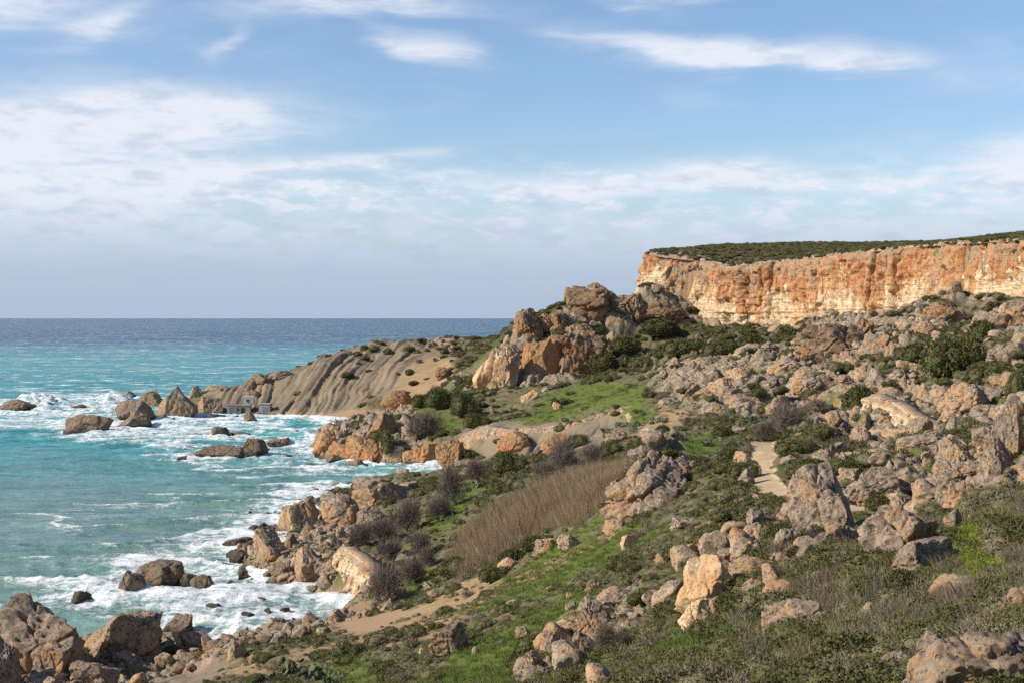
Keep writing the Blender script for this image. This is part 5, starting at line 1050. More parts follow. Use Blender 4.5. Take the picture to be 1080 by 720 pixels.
def leafy(name, seed, n, size, mats, shape=1.0, core=0.74, elong=1.5, up=0.3, lobes=5):
    """a bush crown: lumpy inner mass plus many leaf sprays standing off it, radius about 1, foot at z=0"""
    r = np.random.default_rng(seed)
    L = r.uniform(-0.55, 0.55, (lobes, 3)); L[:, 2] = r.uniform(0.1, 0.55, lobes)*shape; LR = r.uniform(0.34, 0.60, lobes)
    L = np.vstack([L, [[0, 0, 0.25*shape]]]); LR = np.r_[LR, 0.68]
    k = r.choice(len(L), n, p=LR**2/(LR**2).sum()); d = r.normal(size=(n, 3)); d /= np.linalg.norm(d, axis=1)[:, None]
    rad = LR[k]*(0.80+0.25*r.random(n)**0.7+0.10*(r.random(n) > 0.93)); p = L[k]+d*rad[:, None]*np.array([1, 1, shape])
    inside = np.zeros(n, bool)
    for c, q in zip(L, LR): inside |= np.linalg.norm((p-c)/np.array([1, 1, shape]), axis=1) < q*0.66
    ok = (p[:, 2] > -0.02) & ~inside; p = p[ok]; d = d[ok]; n = len(p)
    u = r.normal(size=(n, 3)); u += d*0.9+np.array([0, 0, up]); u /= np.linalg.norm(u, axis=1)[:, None]
    w = np.cross(u, r.normal(size=(n, 3))); w /= np.linalg.norm(w, axis=1)[:, None]
    s = size*r.uniform(0.6, 1.4, n)[:, None]
    V_ = np.stack([p-w*s*0.5, p+u*s*elong*0.5+w*s*0.12, p+u*s*elong, p+w*s*0.5], 1).reshape(-1, 3)
    F_ = np.arange(4*n).reshape(-1, 4)
    vs = [V_]; fs = [np.c_[F_]]; off_ = len(V_)
    tris = []
    if core:
        v0, f0 = ICO[3]
        for c, q in zip(L, LR):
            v = v0*(q*core)*(1+0.25*fbm3(v0[:, 0]*3+seed, v0[:, 1]*3, v0[:, 2]*3, 3, seed)[:, None])*np.array([1, 1, shape])+c
            v[:, 2] = np.maximum(v[:, 2], -0.15); vs.append(v); tris.append(f0+off_); off_ += len(v)
    allv = np.vstack(vs); me = bpy.data.meshes.new(name)
    T_ = np.vstack(tris) if tris else np.zeros((0, 3), int); nq = len(F_); nt = len(T_)
    me.vertices.add(len(allv)); me.vertices.foreach_set('co', allv.astype(np.float32).ravel())
    me.loops.add(nq*4+nt*3); me.loops.foreach_set('vertex_index', np.r_[F_.ravel(), T_.ravel()].astype(np.int32))
    me.polygons.add(nq+nt); me.polygons.foreach_set('loop_start', np.r_[np.arange(nq)*4, nq*4+np.arange(nt)*3].astype(np.int32))
    me.update(calc_edges=True)
    for m in mats: me.materials.append(m)
    return me
def twiggy(name, seed, n, mats, shape=1.0, lo=0.0, wid=0.012, ln=0.35, upw=0.7):
    """leafless crown: fine twigs fanned out through a dome"""
    r = np.random.default_rng(seed); lob = r.uniform(-0.5, 0.5, (6, 3)); lob[:, 2] = r.uniform(0.3, 0.7, 6)
    k = r.integers(0, 6, n); d = r.normal(size=(n, 3)); d /= np.linalg.norm(d, axis=1)[:, None]
    p = lob[k]+d*(0.48*r.random(n)[:, None]**0.45); p[:, 2] *= shape; ok = p[:, 2] > lo; p = p[ok]; d = d[ok]; n = len(p)
    u = d*0.7+r.normal(size=(n, 3))*0.35+np.array([0, 0, upw]); u /= np.linalg.norm(u, axis=1)[:, None]
    w = np.cross(u, r.normal(size=(n, 3))); w /= np.linalg.norm(w, axis=1)[:, None]
    l = ln*r.uniform(0.4, 1.3, n)[:, None]; ww = wid*r.uniform(0.5, 1.5, n)[:, None]
    p = p-u*l*0.5; b = r.normal(size=(n, 3))*0.06
    V_ = np.stack([p-w*ww, p+w*ww, p+u*l*0.5+b+w*ww*0.7, p+u*l+b*2, p+u*l*0.5+b-w*ww*0.7], 1).reshape(-1, 3)
    me = bpy.data.meshes.new(name); fill(me, V_, np.arange(5*n).reshape(-1, 5))
    for m in mats: me.materials.append(m)
    return me
def blades(name, seed, n, mats, h=1.0, spread=0.35, wid=0.02, lean=0.35):
    r = np.random.default_rng(seed); p = np.c_[r.normal(size=(n, 2))*spread, np.zeros(n)]
    u = np.c_[r.normal(size=(n, 2))*lean+p[:, :2]*0.5, np.ones(n)]; hh = h*r.uniform(0.45, 1.1, n)[:, None]
    a = r.uniform(0, math.pi, n); w = np.c_[np.cos(a), np.sin(a), 0*a]*wid*r.uniform(.6, 1.4, n)[:, None]
    bend = np.c_[r.normal(size=(n, 2))*0.10*h, -0.05*np.ones(n)*h]
    V_ = np.stack([p-w, p+w, p+u*hh*0.55+w*0.7, p+u*hh+bend, p+u*hh*0.55-w*0.7], 1).reshape(-1, 3)
    me = bpy.data.meshes.new(name); fill(me, V_, np.arange(5*n).reshape(-1, 5))
    for m in mats: me.materials.append(m)
    return me
def tube_mesh(segs, mats, name='trunk', sides=7):
    vs = []; fs = []
    for a, b, ra, rb in segs:
        a = Vector(a); b = Vector(b); d = (b-a).normalized(); q = d.to_track_quat('Z', 'Y'); o = len(vs)
        for c, rr in ((a, ra), (b, rb)):
            for i in range(sides):
                t = 2*math.pi*i/sides; vs.append(c+q@Vector((math.cos(t)*rr, math.sin(t)*rr, 0)))
        for i in range(sides): j = (i+1) % sides; fs.append((o+i, o+j, o+sides+j, o+sides+i))
    me = bpy.data.meshes.new(name); me.from_pydata([tuple(v) for v in vs], [], fs)
    for m in mats: me.materials.append(m)
    me.shade_smooth(); return me
def limbs(seed, height, spread, mat, name='trunk'):
    r = random.Random(seed); segs = []
    def grow(p, d, l, w, k):
        q = p+d*l*0.5+Vector((r.uniform(-.05, .05), r.uniform(-.05, .05), 0))*l; e = q+(d+Vector((r.uniform(-.2, .2), r.uniform(-.2, .2), .1))).normalized()*l*0.5
        segs.append((p, q, w, w*0.8)); segs.append((q, e, w*0.8, w*0.6))
        if k == 0: return
        for _ in range(3):
            nd = (d*0.8+Vector((r.uniform(-1, 1), r.uniform(-1, 1), r.uniform(0, .6)))*spread).normalized(); grow(e, nd, l*0.72, w*0.55, k-1)
    for i in range(3):
        d = Vector((r.uniform(-.5, .5)*spread, r.uniform(-.5, .5)*spread, 1)).normalized(); grow(Vector((r.uniform(-.08, .08), r.uniform(-.08, .08), -0.05)), d, height*0.34, 0.035, 2)
    return tube_mesh(segs, [mat], name)
P_G = [leafy('foliage', 500+i, 6000, 0.075, [M_lent], shape=0.9+0.1*(i % 2)) for i in range(4)]
P_M = [leafy('foliage', 530+i, 9000, 0.048, [M_mound], shape=0.8, lobes=9, core=.8) for i in range(2)]
P_O = [leafy('foliage', 520+i, 5000, 0.065, [M_olive], shape=0.85) for i in range(3)]
P_D = [twiggy('twigs', 540+i, 3000, [M_pale], 0.9, wid=0.010, ln=0.25) for i in range(2)]
P_B = [twiggy('crown', 560+i, 3000, [M_twig], 1.0, 0.12, wid=0.0055, ln=0.34) for i in range(4)]
P_B2 = twiggy('crown', 570, 7000, [M_greytwig], 0.9, 0.0, wid=0.0045, ln=0.26, upw=0.3)
P_T = [leafy('crown', 580+i, 7000, 0.060, [M_lent], shape=0.95, lobes=8) for i in range(3)]
P_TR = [limbs(600+i, 0.9, 0.75, M_bark) for i in range(3)]
P_TT = [tube_mesh([((0, 0, -0.3), (0.03, 0, 0.2), .09, .06), ((0.03, 0, 0.2), (-.15, .05, .6), .06, .03), ((0.03, 0, .2), (.2, -.05, .55), .05, .02)], [M_bark])]
def put(me, name, x, y, z, sx, sy, sz, rot=None, parent=None):
    o = bpy.data.objects.new(name, me); link(o, parent); o.location = (x, y, z); o.scale = (sx, sy, sz); o.rotation_euler = (0, 0, random.uniform(0, 6.28) if rot is None else rot); return o
def tree(x, y, w, h, crown, trunk, name, lab, cat, grp):
    z = float(ground_z(x, y)[0]); e = bpy.data.objects.new(name, None); link(e); e.location = (x, y, z); e.rotation_euler = (0, 0, random.uniform(0, 6.28)); e.empty_display_size = 0.3
    put(crown, 'crown', 0, 0, h*0.06, w*0.56, w*0.56, h*0.92, 0, e); put(trunk, 'trunk', 0, 0, 0, w*0.5, w*0.5, h*0.95, 0, e)
    tag(e, lab, cat, grp); return e
for x, y, w, h, st, lab in SHRUBS:
    cy = y+0.3*w; cx_ = x*cy/y
    if st in ('b',): tree(cx_, cy, w, h*1.05, random.choice(P_B), random.choice(P_TR), 'bare_tree', lab, 'tree', 'leafless trees and thickets')
    elif st == 't': tree(cx_, cy, w, h*1.1, random.choice(P_T), P_TT[0], 'green_tree', lab, 'tree', 'dark green trees')
    else:
        me = {'g': random.choice(P_G), 'o': random.choice(P_O), 'b2': P_B2, 'd': random.choice(P_D)}[st] if 'mounded' not in lab else random.choice(P_M)
        o = put(me, 'shrub', cx_, cy, float(ground_z(cx_, cy)[0])-0.05*h, w*0.54, w*0.46, h*(0.98 if st != 'b2' else 1.0)); o.rotation_euler.z = random.choice((0, 3.14))+random.uniform(-.2, .2)
        tag(o, lab, 'shrub', 'dark green shrubs' if st == 'g' else None)
# prickly pear
def pads(seed):
    r = random.Random(seed); v0, f0 = ICO[3]; vs = []; fs = []; o = 0
    for s in range(16):
        bx, by = r.uniform(-.8, .8), r.uniform(-.5, .5); p = Vector((bx, by, 0)); 
        for k in range(r.randint(2, 3)):
            a = r.uniform(0, 3.14); t = r.uniform(-.5, .5); sz = r.uniform(.15, .23)
            M_ = Matrix.Translation(p) @ Euler((t, r.uniform(-.5, .5), a)).to_matrix().to_4x4() @ Matrix.Translation((0, 0, sz*1.05)) @ Matrix.Diagonal((sz*0.85, sz*0.2, sz*1.0, 1))
            m = np.array(M_); v = (v0@m[:3, :3].T)+m[:3, 3]; vs.append(v); fs.append(f0+o); o += len(v)
            p = M_@Vector((r.uniform(-.5, .5), 0, 0.85))
    me = bpy.data.meshes.new('pads'); fill(me, np.vstack(vs), np.vstack(fs)); me.materials.append(M_cact); me.shade_smooth(); return me
P_C = [pads(i) for i in range(3)]; cac_ = []
for x, y, w, h in CACTI:
    o = put(P_C[len(cac_) % 3], 'prickly_pear', x, y+0.2*w, float(ground_z(x, y+.2*w)[0]), w*0.55, w*0.5, w*0.42)
    tag(o, None, 'cactus', 'prickly pear clumps'); cac_.append((o, 'wide prickly pear clump' if w > 2.0 else 'small prickly pear clump', x, y))
# ---------------------------------------------------------------- boathouses
def box(bm, x0, x1, y0, y1, z0, z1, mi=0):
    v = [bm.verts.new(p) for p in ((x0, y0, z0), (x1, y0, z0), (x1, y1, z0), (x0, y1, z0), (x0, y0, z1), (x1, y0, z1), (x1, y1, z1), (x0, y1, z1))]
    for f in ((0, 1, 5, 4), (1, 2, 6, 5), (2, 3, 7, 6), (3, 0, 4, 7), (4, 5, 6, 7), (3, 2, 1, 0)): bm.faces.new([v[i] for i in f]).material_index = mi
def bobj(name, boxes, mat, parent=None, bev=0.03):
    bm = bmesh.new()
    for b in boxes: box(bm, *b)
    bmesh.ops.bevel(bm, geom=bm.edges[:], offset=bev, segments=1, affect='EDGES')
    me = bpy.data.meshes.new(name); bm.to_mesh(me); bm.free(); me.materials.append(mat); o = bpy.data.objects.new(name, me); link(o, parent); return o
def wall_mat(name, c1, c2):
    m, t, b = material(name); P = t.n('ShaderNodeNewGeometry').outputs['Position']; n = t.noise(P, 1.2, 5, 0.7); n2 = t.noise(t.mapping(P, (1, 1, .15)), 3, 4, .6)
    col = t.mix(t.ramp(n, .35, .65), c1, c2); t.set(b, 'Base Color', t.mix(t.ramp(n2, .5, .75, 0, .5), col, (.16, .13, .10)))
    bp = t.n('ShaderNodeBump', i_Strength=.5, i_Distance=.08, i_Height=n); t.set(b, 'Normal', bp.outputs[0]); return m
M_conc = wall_mat('grey_render', (.30, .28, .25), (.38, .36, .33)); M_pale_c = wall_mat('pale_render', (.50, .47, .42), (.40, .37, .33)); M_door = wall_mat('faded_blue_door', (.17, .20, .24), (.22, .25, .28)); M_roof = wall_mat('roof_slab', (.42, .37, .30), (.33, .29, .24)); M_dk = wall_mat('dark_opening', (.03, .03, .03), (.05, .05, .05))
def house(loc, rot, name, lab, cat='boathouse'):
    e = bpy.data.objects.new(name, None); link(e); e.location = loc; e.rotation_euler = (0, 0, rot); tag(e, lab, cat, 'boathouses on the shore'); return e
hx, hy = -98.0, 512.0
A_ = house((hx, hy, 0.6), 0.08, 'boathouse', 'long low grey boathouse with a pale square upper room')
bobj('wall', [(-4.2, 4.0, -2.5, 2.5, -1.0, 3.0)], M_conc, A_); bobj('roof', [(-4.4, 4.2, -2.7, 2.6, 3.003, 3.25)], M_roof, A_)
d1 = bobj('door', [(-3.3, -1.1, -2.58, -2.50, 0.0, 2.4)], M_door, A_); bobj('door', [(0.6, 2.0, -2.58, -2.50, 0.0, 2.2)], M_dk, A_)
for fx in (-3.42, -1.08): bobj('jamb', [(fx-.08, fx+.08, -2.64, -2.503, 0.0, 2.42)], M_roof, A_)
bobj('window', [(-0.6, 0.1, -2.56, -2.502, 1.2, 2.0)], M_dk, A_); bobj('lintel', [(-3.5, -0.9, -2.64, -2.503, 2.43, 2.7)], M_roof, A_)
U_ = bobj('upper_room', [(1.3, 5.2, -1.6, 2.2, 3.26, 6.2)], M_pale_c, A_); w_ = bobj('window', [(2.6, 3.5, -1.66, -1.604, 4.3, 5.2)], M_dk, A_)
bobj('window_sill', [(2.5, 3.6, -1.75, -1.604, 4.15, 4.28)], M_roof, w_); bobj('parapet', [(-4.3, 1.2, -2.6, -2.4, 3.253, 3.7)], M_conc, A_)
bobj('landing', [(-4.8, 7.0, -5.0, -2.72, -1.0, 0.15)], M_conc, A_)
B_ = house((hx+9.4, hy-1.0, 0.6), -0.05, 'boathouse', 'small grey boathouse with beige slab roof, right of the long one')
bobj('wall', [(-2.0, 2.0, -1.9, 1.9, -1.0, 3.5)], M_conc, B_); bobj('roof', [(-2.2, 2.2, -2.1, 2.0, 3.503, 3.8)], M_roof, B_); bobj('door', [(-0.6, 1.3, -1.97, -1.9, 0.0, 2.6)], M_door, B_)
# ---------------------------------------------------------------- scattered plants and stones
def sample(n, y0, y1, u0=-0.42, u1=0.42, seed=1, power=1.0):
    r = np.random.default_rng(seed); y = (y0**(1-power)+(y1**(1-power)-y0**(1-power))*r.random(n))**(1/(1-power)) if power != 1 else y0*(y1/y0)**r.random(n)
    u = r.uniform(u0, u1, n); return u*y, y, r
def ctx(x, y):
    g = {k: field(wt_[k], x, y) for k in wt_}; g['sd'] = field(sdn, x, y); g['kp'] = field(kp, x, y); g['path'] = field(path_w, x, y); g['z'] = ground_z(x, y); return g
reed_in = lambda x, y: np.max([poly_sd(x, y, P) for P in REEDS], axis=0)
def clear_of(x, y, pts, rad):
    ok = np.ones(len(x), bool)
    for (px, py, pr) in pts: ok &= (x-px)**2+(y-py)**2 > (pr*rad)**2
    return ok
BP = [(b[0], b[1]+0.3*b[2], b[2]/2) for b in BOULDERS if not b[6]]
SP = [(b[0], b[1]+0.3*b[2], b[2]/2) for b in SHRUBS]
LM = [('hollow cream boulder', 'big cream boulder with'), ('tall pillar boulder', 'tall rough pillar'), ('biggest round-backed boulder', 'biggest round-backed'), ('jagged grey outcrop', 'low grey outcrop of'), ('huge corner boulder', 'huge pale lichened'),
 ('lone slope boulder', 'pale brown boulder alone'), ('tall pitted outcrop face', 'tall pitted'), ('long slanting outcrop', 'long slanting'), ('triangular rock knoll', 'tall triangular'), ('bright orange rock', 'small bright orange'), ('broad pale slab by the reeds', 'broad pale slab'),
 ('broad grey boulder behind the path', 'broad grey boulder'), ('smooth round boulder', 'smooth pale round'), ('grey rock among shrubs', 'grey flat rock among'), ('dark grey scrub rock', 'small dark grey rock in'), ('low row of grey stones', 'row of low grey'), ('whitish round stone', 'small whitish round'), ('orange-faced rock by the corner', 'orange-faced rock before'), ('thin upright rock', 'thin upright pale'), ('rock split by a dark cleft', 'tall split rock'), ('blocky boulder by the cream wall', 'blocky boulder left'), ('large orange-faced boulder', 'large orange-faced'), ('pale rock mass at the cliff', 'big pale rock mass'),
 ('grey rocky spur', 'grey rocky spur'), ('rock on the green terrace', 'rock on the green'), ('cracked pale pillar', 'cracked pale rock'), ('orange rock under the path', 'upright orange rock'), ('pale hollow block', 'pale hollow block'), ('craggy upright rock', 'small upright craggy'), ('flat stone at the right edge', 'grey flat stone at'), ('layered grey crag', 'layered grey crag'), ('cream-topped pinnacle', 'small cream-topped')]
LMP = []
for nm_, st_ in LM:
    q_ = [b for b in BOULDERS if b[5].startswith(st_)][0]; LMP.append((nm_, q_[0], q_[1]))
for nm_, st_ in (('mounded shrub under the jagged outcrop', 'broad mounded green shrub under'), ('broad mounded shrub at bottom left', 'broad mounded green shrub at the bottom, left'), ('green shrub below the pillar', 'green shrub below the pillar')):
    q_ = [b for b in SHRUBS if b[5].startswith(st_)][0]; LMP.append((nm_, q_[0], q_[1]))
ORD = ['', 'second ', 'third ', 'fourth ', 'fifth ', 'sixth ', 'seventh ', 'eighth ', 'ninth ', 'tenth ', 'eleventh ', 'twelfth ', 'thirteenth ', 'fourteenth ', 'fifteenth ', 'sixteenth ', 'seventeenth ', 'eighteenth ', 'nineteenth ', 'twentieth ']+['twenty-'+q for q in ('first ', 'second ', 'third ', 'fourth ', 'fifth ', 'sixth ', 'seventh ', 'eighth ', 'ninth ')]+['thirtieth ']+['thirty-'+q for q in ('first ', 'second ', 'third ', 'fourth ', 'fifth ', 'sixth ', 'seventh ', 'eighth ', 'ninth ')]+['fortieth ']+['forty-'+q for q in ('first ', 'second ', 'third ', 'fourth ', 'fifth ', 'sixth ', 'seventh ', 'eighth ', 'ninth ')]
def landmark_labels(items):
    # items: (object, kind words, x, y); says which one by the nearest landmark rock, counting outward
    g = {}
    for o, kw, x_, y_ in items:
        j = min(range(len(LMP)), key=lambda i: math.hypot((x_-LMP[i][1])/y_*60, (y_-LMP[i][2])/y_*25)); a, b = LMP[j][1], LMP[j][2]
        ux = (x_/y_-a/b)*1500; uy = 52500*0.6*(1/y_-1/b)
        d_ = ('right of' if ux > 0 else 'left of') if abs(ux) > abs(uy) else ('in front of' if y_ < b else 'behind')
        g.setdefault((kw, d_, LMP[j][0]), []).append((math.hypot(ux, uy), o))
    for (kw, d_, nm_), l in g.items():
        l.sort(key=lambda q: q[0])
        for k, (_, o) in enumerate(l):
            lb = ('%s%s %s the %s' % ('nearest ' if k == 0 and len(l) > 1 else ORD[min(k, len(ORD)-1)], kw, d_, nm_)) + (', counting outward' if len(l) > 1 else '')
            o['label'] = lb if len(lb.split()) <= 16 else lb.replace(', counting outward', '')
# shrubs
x, y, r = sample(80000, 24, 640, seed=3, power=1.3)
c = ctx(x, y); clump = fbm2(x/14, y/14, 3, 401)+0.6*fbm2(x/4, y/4, 2, 402)
p = (0.20+0.5*np.clip(clump*2.2+0.1, 0, 1.5))*(1-0.7*c['rock']*(clump < 0.02))*(1-0.95*c['green'])*(1-0.95*c['clay']*sstep(24, 10, c['z']))*(1-c['sand'])*(1-c['earth']*0.55)
darkz = np.clip(1-np.hypot((x-38)/34, (y-450)/80), 0, 1)*1.8+0.5*np.clip(1-np.hypot((x+5)/40, (y-560)/70), 0, 1)+np.clip(1-np.hypot((x-85)/26, (y-285)/45), 0, 1)
p = p*np.where((x/y < 0.08+0.0006*y) & (y < 170), 0.30, np.where(y < 90, 0.5, 1.0))
p = p+darkz*0.8+c['scrub']*1.3
ok = (r.random(len(x)) < p*(0.55+0.35*(y > 380))) & (c['sd'] > 4) & (c['path'] < 0.02) & (c['kp'] < 0.1) & (field(path_near, x, y) < .05) & (reed_in(x, y) < 1) & clear_of(x, y, BP, 0.85) & clear_of(x, y, SP, 0.8)
x = x[ok]; y = y[ok]; z = c['z'][ok]; n = len(x); size = r.uniform(0.45, 1.25, n)*(1+0.9*sstep(120, 450, y)); size *= 1+0.35*(clump[ok] > 0.25)
kindi = np.where(r.random(n) < 0.62, r.integers(0, 4, n), np.where(r.random(n) < 0.8, 4+r.integers(0, 3, n), 7+r.integers(0, 2, n)))
ap = size/y; order = np.argsort(-ap); SHR = P_G+P_O+P_D
far_x, far_y = x[order[190:]], y[order[190:]]
znames = lambda x, y: 'on the near slope above the lone boulder' if x < 2 else ('on the near slope between the outcrops and the cream boulders' if x < 12 and y < 95 else ('on the right slope among the large grey boulders' if y < 110 else 'on the boulder slope below the cliff'))
sname = ['dark green rounded shrub ', 'olive grey low shrub ', 'pale leafless dry bush ']
lab_ = []
for i in order[:190]:
    k = int(kindi[i]); o = put(SHR[k], 'shrub', x[i], y[i], z[i]-0.08*size[i], size[i], size[i]*random.uniform(.8, 1.1), size[i]*random.uniform(.65, .95))
    tag(o, None, 'shrub', 'low shrubs scattered over the slopes'); lab_.append((o, ('tall ' if o.scale.z > 0.84*o.scale.x else 'low ' if o.scale.z < 0.74*o.scale.x else '')+('broad ' if size[i] > 1.05 else 'narrow ' if size[i] < .85 else '')+['dark green shrub', 'olive grey shrub', 'pale leafless bush'][0 if k < 4 else 1 if k < 7 else 2], x[i], y[i]))
landmark_labels(lab_); landmark_labels(cac_)
def stuff_scatter(name, protos, x, y, z, s, rz, idx, label, cat, tiltv=0.0, zs=None):
    pc = bpy.data.collections.new(name+'_kinds')
    for i, me in enumerate(protos):
        o = bpy.data.objects.new('%s_kind' % name, me); pc.objects.link(o)
    me = bpy.data.meshes.new(name); me.vertices.add(len(x)); me.vertices.foreach_set('co', np.stack([x, y, z], -1).astype(np.float32).ravel())
    a = me.attributes.new('grow', 'FLOAT_VECTOR', 'POINT'); zs_ = s if zs is None else zs; a.data.foreach_set('vector', np.stack([s, s, zs_], -1).astype(np.float32).ravel())
    a = me.attributes.new('turn', 'FLOAT_VECTOR', 'POINT'); rr = np.random.default_rng(5); a.data.foreach_set('vector', np.stack([rr.normal(size=len(x))*tiltv, rr.normal(size=len(x))*tiltv, rz], -1).astype(np.float32).ravel())
    a = me.attributes.new('which', 'INT', 'POINT'); a.data.foreach_set('value', idx.astype(np.int32))
    me.update(); o = bpy.data.objects.new(name, me); link(o); tag(o, label, cat, kind='stuff')
    g = bpy.data.node_groups.new(name, 'GeometryNodeTree'); g.interface.new_socket('Geometry', in_out='INPUT', socket_type='NodeSocketGeometry'); g.interface.new_socket('Geometry', in_out='OUTPUT', socket_type='NodeSocketGeometry')
    N = g.nodes.new; L = g.links.new; gi = N('NodeGroupInput'); go = N('NodeGroupOutput'); m2p = N('GeometryNodeMeshToPoints'); iop = N('GeometryNodeInstanceOnPoints'); ci_ = N('GeometryNodeCollectionInfo')
    ci_.inputs['Collection'].default_value = pc; ci_.inputs['Separate Children'].default_value = True; ci_.inputs['Reset Children'].default_value = True
    def na(nm, ty): q = N('GeometryNodeInputNamedAttribute'); q.data_type = ty; q.inputs['Name'].default_value = nm; return q.outputs['Attribute']
    L(gi.outputs[0], m2p.inputs[0]); L(m2p.outputs[0], iop.inputs['Points']); L(ci_.outputs[0], iop.inputs['Instance']); iop.inputs['Pick Instance'].default_value = True
    L(na('which', 'INT'), iop.inputs['Instance Index']); L(na('turn', 'FLOAT_VECTOR'), iop.inputs['Rotation']); L(na('grow', 'FLOAT_VECTOR'), iop.inputs['Scale']); L(iop.outputs[0], go.inputs[0])
    md = o.modifiers.new('scatter', 'NODES'); md.node_group = g; return o
LO_G = [leafy('leaves', 700+i, 3000, 0.068, [M_lent], shape=0.85, lobes=4) for i in range(2)]+[leafy('leaves', 710+i, 2800, 0.062, [M_olive], shape=0.8, lobes=4) for i in range(2)]+[twiggy('twigs', 720, 900, [M_pale], 0.8, wid=.014, ln=.25)]
o_ = order[190:]; kk_ = kindi[o_]; idx_ = np.where(kk_ < 4, kk_ % 2, np.where(kk_ < 7, 2+kk_ % 2, 4))
idx_ = np.where((darkz[ok][o_] > .2) & (idx_ > 1) & (np.arange(len(o_)) % 3 > 0), 0, idx_)
stuff_scatter('low_scrub', LO_G, x[o_], y[o_], z[o_]-0.1*size[o_], size[o_], r.uniform(0, 6.28, len(o_)), idx_, 'low green and grey scrub dotted over the slopes', 'scrub', 0.1, size[o_]*r.uniform(.6, 1.0, len(o_)))
# dwarf cushions, grey brown, on the open slope
CU = [leafy('cushion', 740+i, 700, 0.13, [M_olive if i == 0 else M_pale], shape=0.75, lobes=3, core=0.7) for i in range(2)]+[blades('tuft', 750, 70, [M_dryw], 0.9, .4, .02, .5)]
x, y, r = sample(130000, 26, 300, seed=9, power=1.6); c = ctx(x, y); cl = fbm2(x/5, y/5, 3, 411)
pr = (0.25+0.8*np.clip(cl*1.8+.2, 0, 1))*(1-0.75*c['rock'])*(1-np.where(y < 95, 0.95, 0.75)*c['green'])*(1-c['clay'])*(1-c['sand'])*(1-0.6*c['earth'])
ok = (r.random(len(x)) < pr*np.where((x/y > .1) & (y < 90), 0.30, 0.5)) & (c['sd'] > 3) & (c['path'] < 0.02) & (c['kp'] < .1) & (reed_in(x, y) < 0) & clear_of(x, y, BP, 0.9)
x = x[ok]; y = y[ok]; z = c['z'][ok]; n = len(x); s = r.uniform(.16, .42, n)*(1+0.6*sstep(100, 280, y)); ix = r.choice(3, n, p=[.42, .28, .30])
stuff_scatter('dwarf_scrub', CU, x, y, z-0.05*s, s, r.uniform(0, 6.28, n), ix, 'grey brown dwarf cushions and dry tufts carpeting the slope', 'ground cover', 0.1)
# grass
GR = [blades('grass_tuft', 760+i, 60, [M_grass], 0.8, .5, .022, .45) for i in range(2)]
x, y, r = sample(90000, 26, 420, seed=13, power=1.4); c = ctx(x, y); gl = fbm2(x/6, y/6, 3, 421)
ok = (r.random(len(x)) < np.clip(c['green']*1.2+np.where(y < 100, 0.8, 0.35)*(gl > 0.05)*(1-c['rock'])*(1-c['clay'])*(1-c['earth']), 0, 1)) & (c['sand'] < .3) & (c['sd'] > 3) & (c['path'] < 0.02) & (c['kp'] < .1) & (c['clay'] < .3)
x = x[ok]; y = y[ok]; z = c['z'][ok]; n = len(x); s = r.uniform(.2, .42, n)*(1+.8*sstep(100, 350, y))
stuff_scatter('green_grass', GR, x, y, z-.02, s, r.uniform(0, 6.28, n), r.integers(0, 2, n), 'bright green grass on the terraces and hollows', 'grass', 0.05)
# tall dry grass and wisps, lower right
TG = [blades('dry_tuft', 770+i, 46, [M_dryw], 1.3, .28, .010, .28) for i in range(2)]+[twiggy('wisps', 773, 500, [M_greytwig], 1.0, wid=.008, ln=.4)]
x, y, r = sample(26000, 24, 90, seed=17, u0=0.16, u1=.42, power=1.3); c = ctx(x, y)
zone = np.clip(1-np.hypot((x-16)/16, (y-56)/24), 0, 1)*1.6
ok = (r.random(len(x)) < zone*0.17*(1-1.0*c['green'])*(0.3+1.4*(fbm2(x/3, y/3, 3, 461) > 0))) & (c['path'] < .02) & clear_of(x, y, BP, 1.0) & clear_of(x, y, SP, .8)
x = x[ok]; y = y[ok]; z = c['z'][ok]; n = len(x); s = r.uniform(.35, .8, n)
stuff_scatter('dry_grass', TG, x, y, z-.02, s, r.uniform(0, 6.28, n), r.integers(0, 3, n), 'tall dry grass and grey wisps on the lower right slope', 'grass', 0.1)
# yellow flowers in the bright grass at the right
YF = [leafy('flowers', 780, 120, 0.10, [M_yellow], shape=.6, core=0)]
x, y, r = sample(2600, 44, 66, seed=19, u0=.29, u1=.40); c = ctx(x, y); ok = (c['green'] > .4) & (r.random(len(x)) < .35); n = ok.sum()
if n: stuff_scatter('yellow_flowers', YF, x[ok], y[ok], c['z'][ok]+.18, r.uniform(.08, .22, n), r.uniform(0, 6, n), np.zeros(n), 'small yellow flowers in the bright grass on the right', 'flowers')
# reeds
RD = [blades('reed_clump', 790+i, 60, [M_reed], 1.0, .26, .0036, .26) for i in range(5)]+[leafy('reed_foot', 795, 500, .09, [M_olive], shape=1.0, core=.7)]
P_ = np.array(REEDS[0]); r = np.random.default_rng(23); x = r.uniform(P_[:, 0].min(), P_[:, 0].max(), 22000); y = r.uniform(P_[:, 1].min(), P_[:, 1].max(), 22000)
rn = fbm2(x/4, y/4, 4, 451); ok = reed_in(x, y) > -0.8+r.random(22000)*1.5+2.2*rn; ok &= rn < 0.42; x = x[ok]; y = y[ok]; n = len(x); ed = sstep(0, 6, reed_in(x, y))
s = r.uniform(2.1, 3.3, n)*(0.62+.38*ed)*(1+0.35*fbm2(x/5, y/5, 3, 452)); ix = np.where(r.random(n) < .94, r.integers(0, 5, n), 5); s = np.where(ix == 5, s*.35, s)*r.uniform(.75, 1.1, n)
stuff_scatter('reed_bed', RD, x, y, ground_z(x, y)-.1, s*.8, r.uniform(0, 6.28, n), ix, 'dense belt of dry brown reeds running up the gully', 'reeds', 0.03, s)
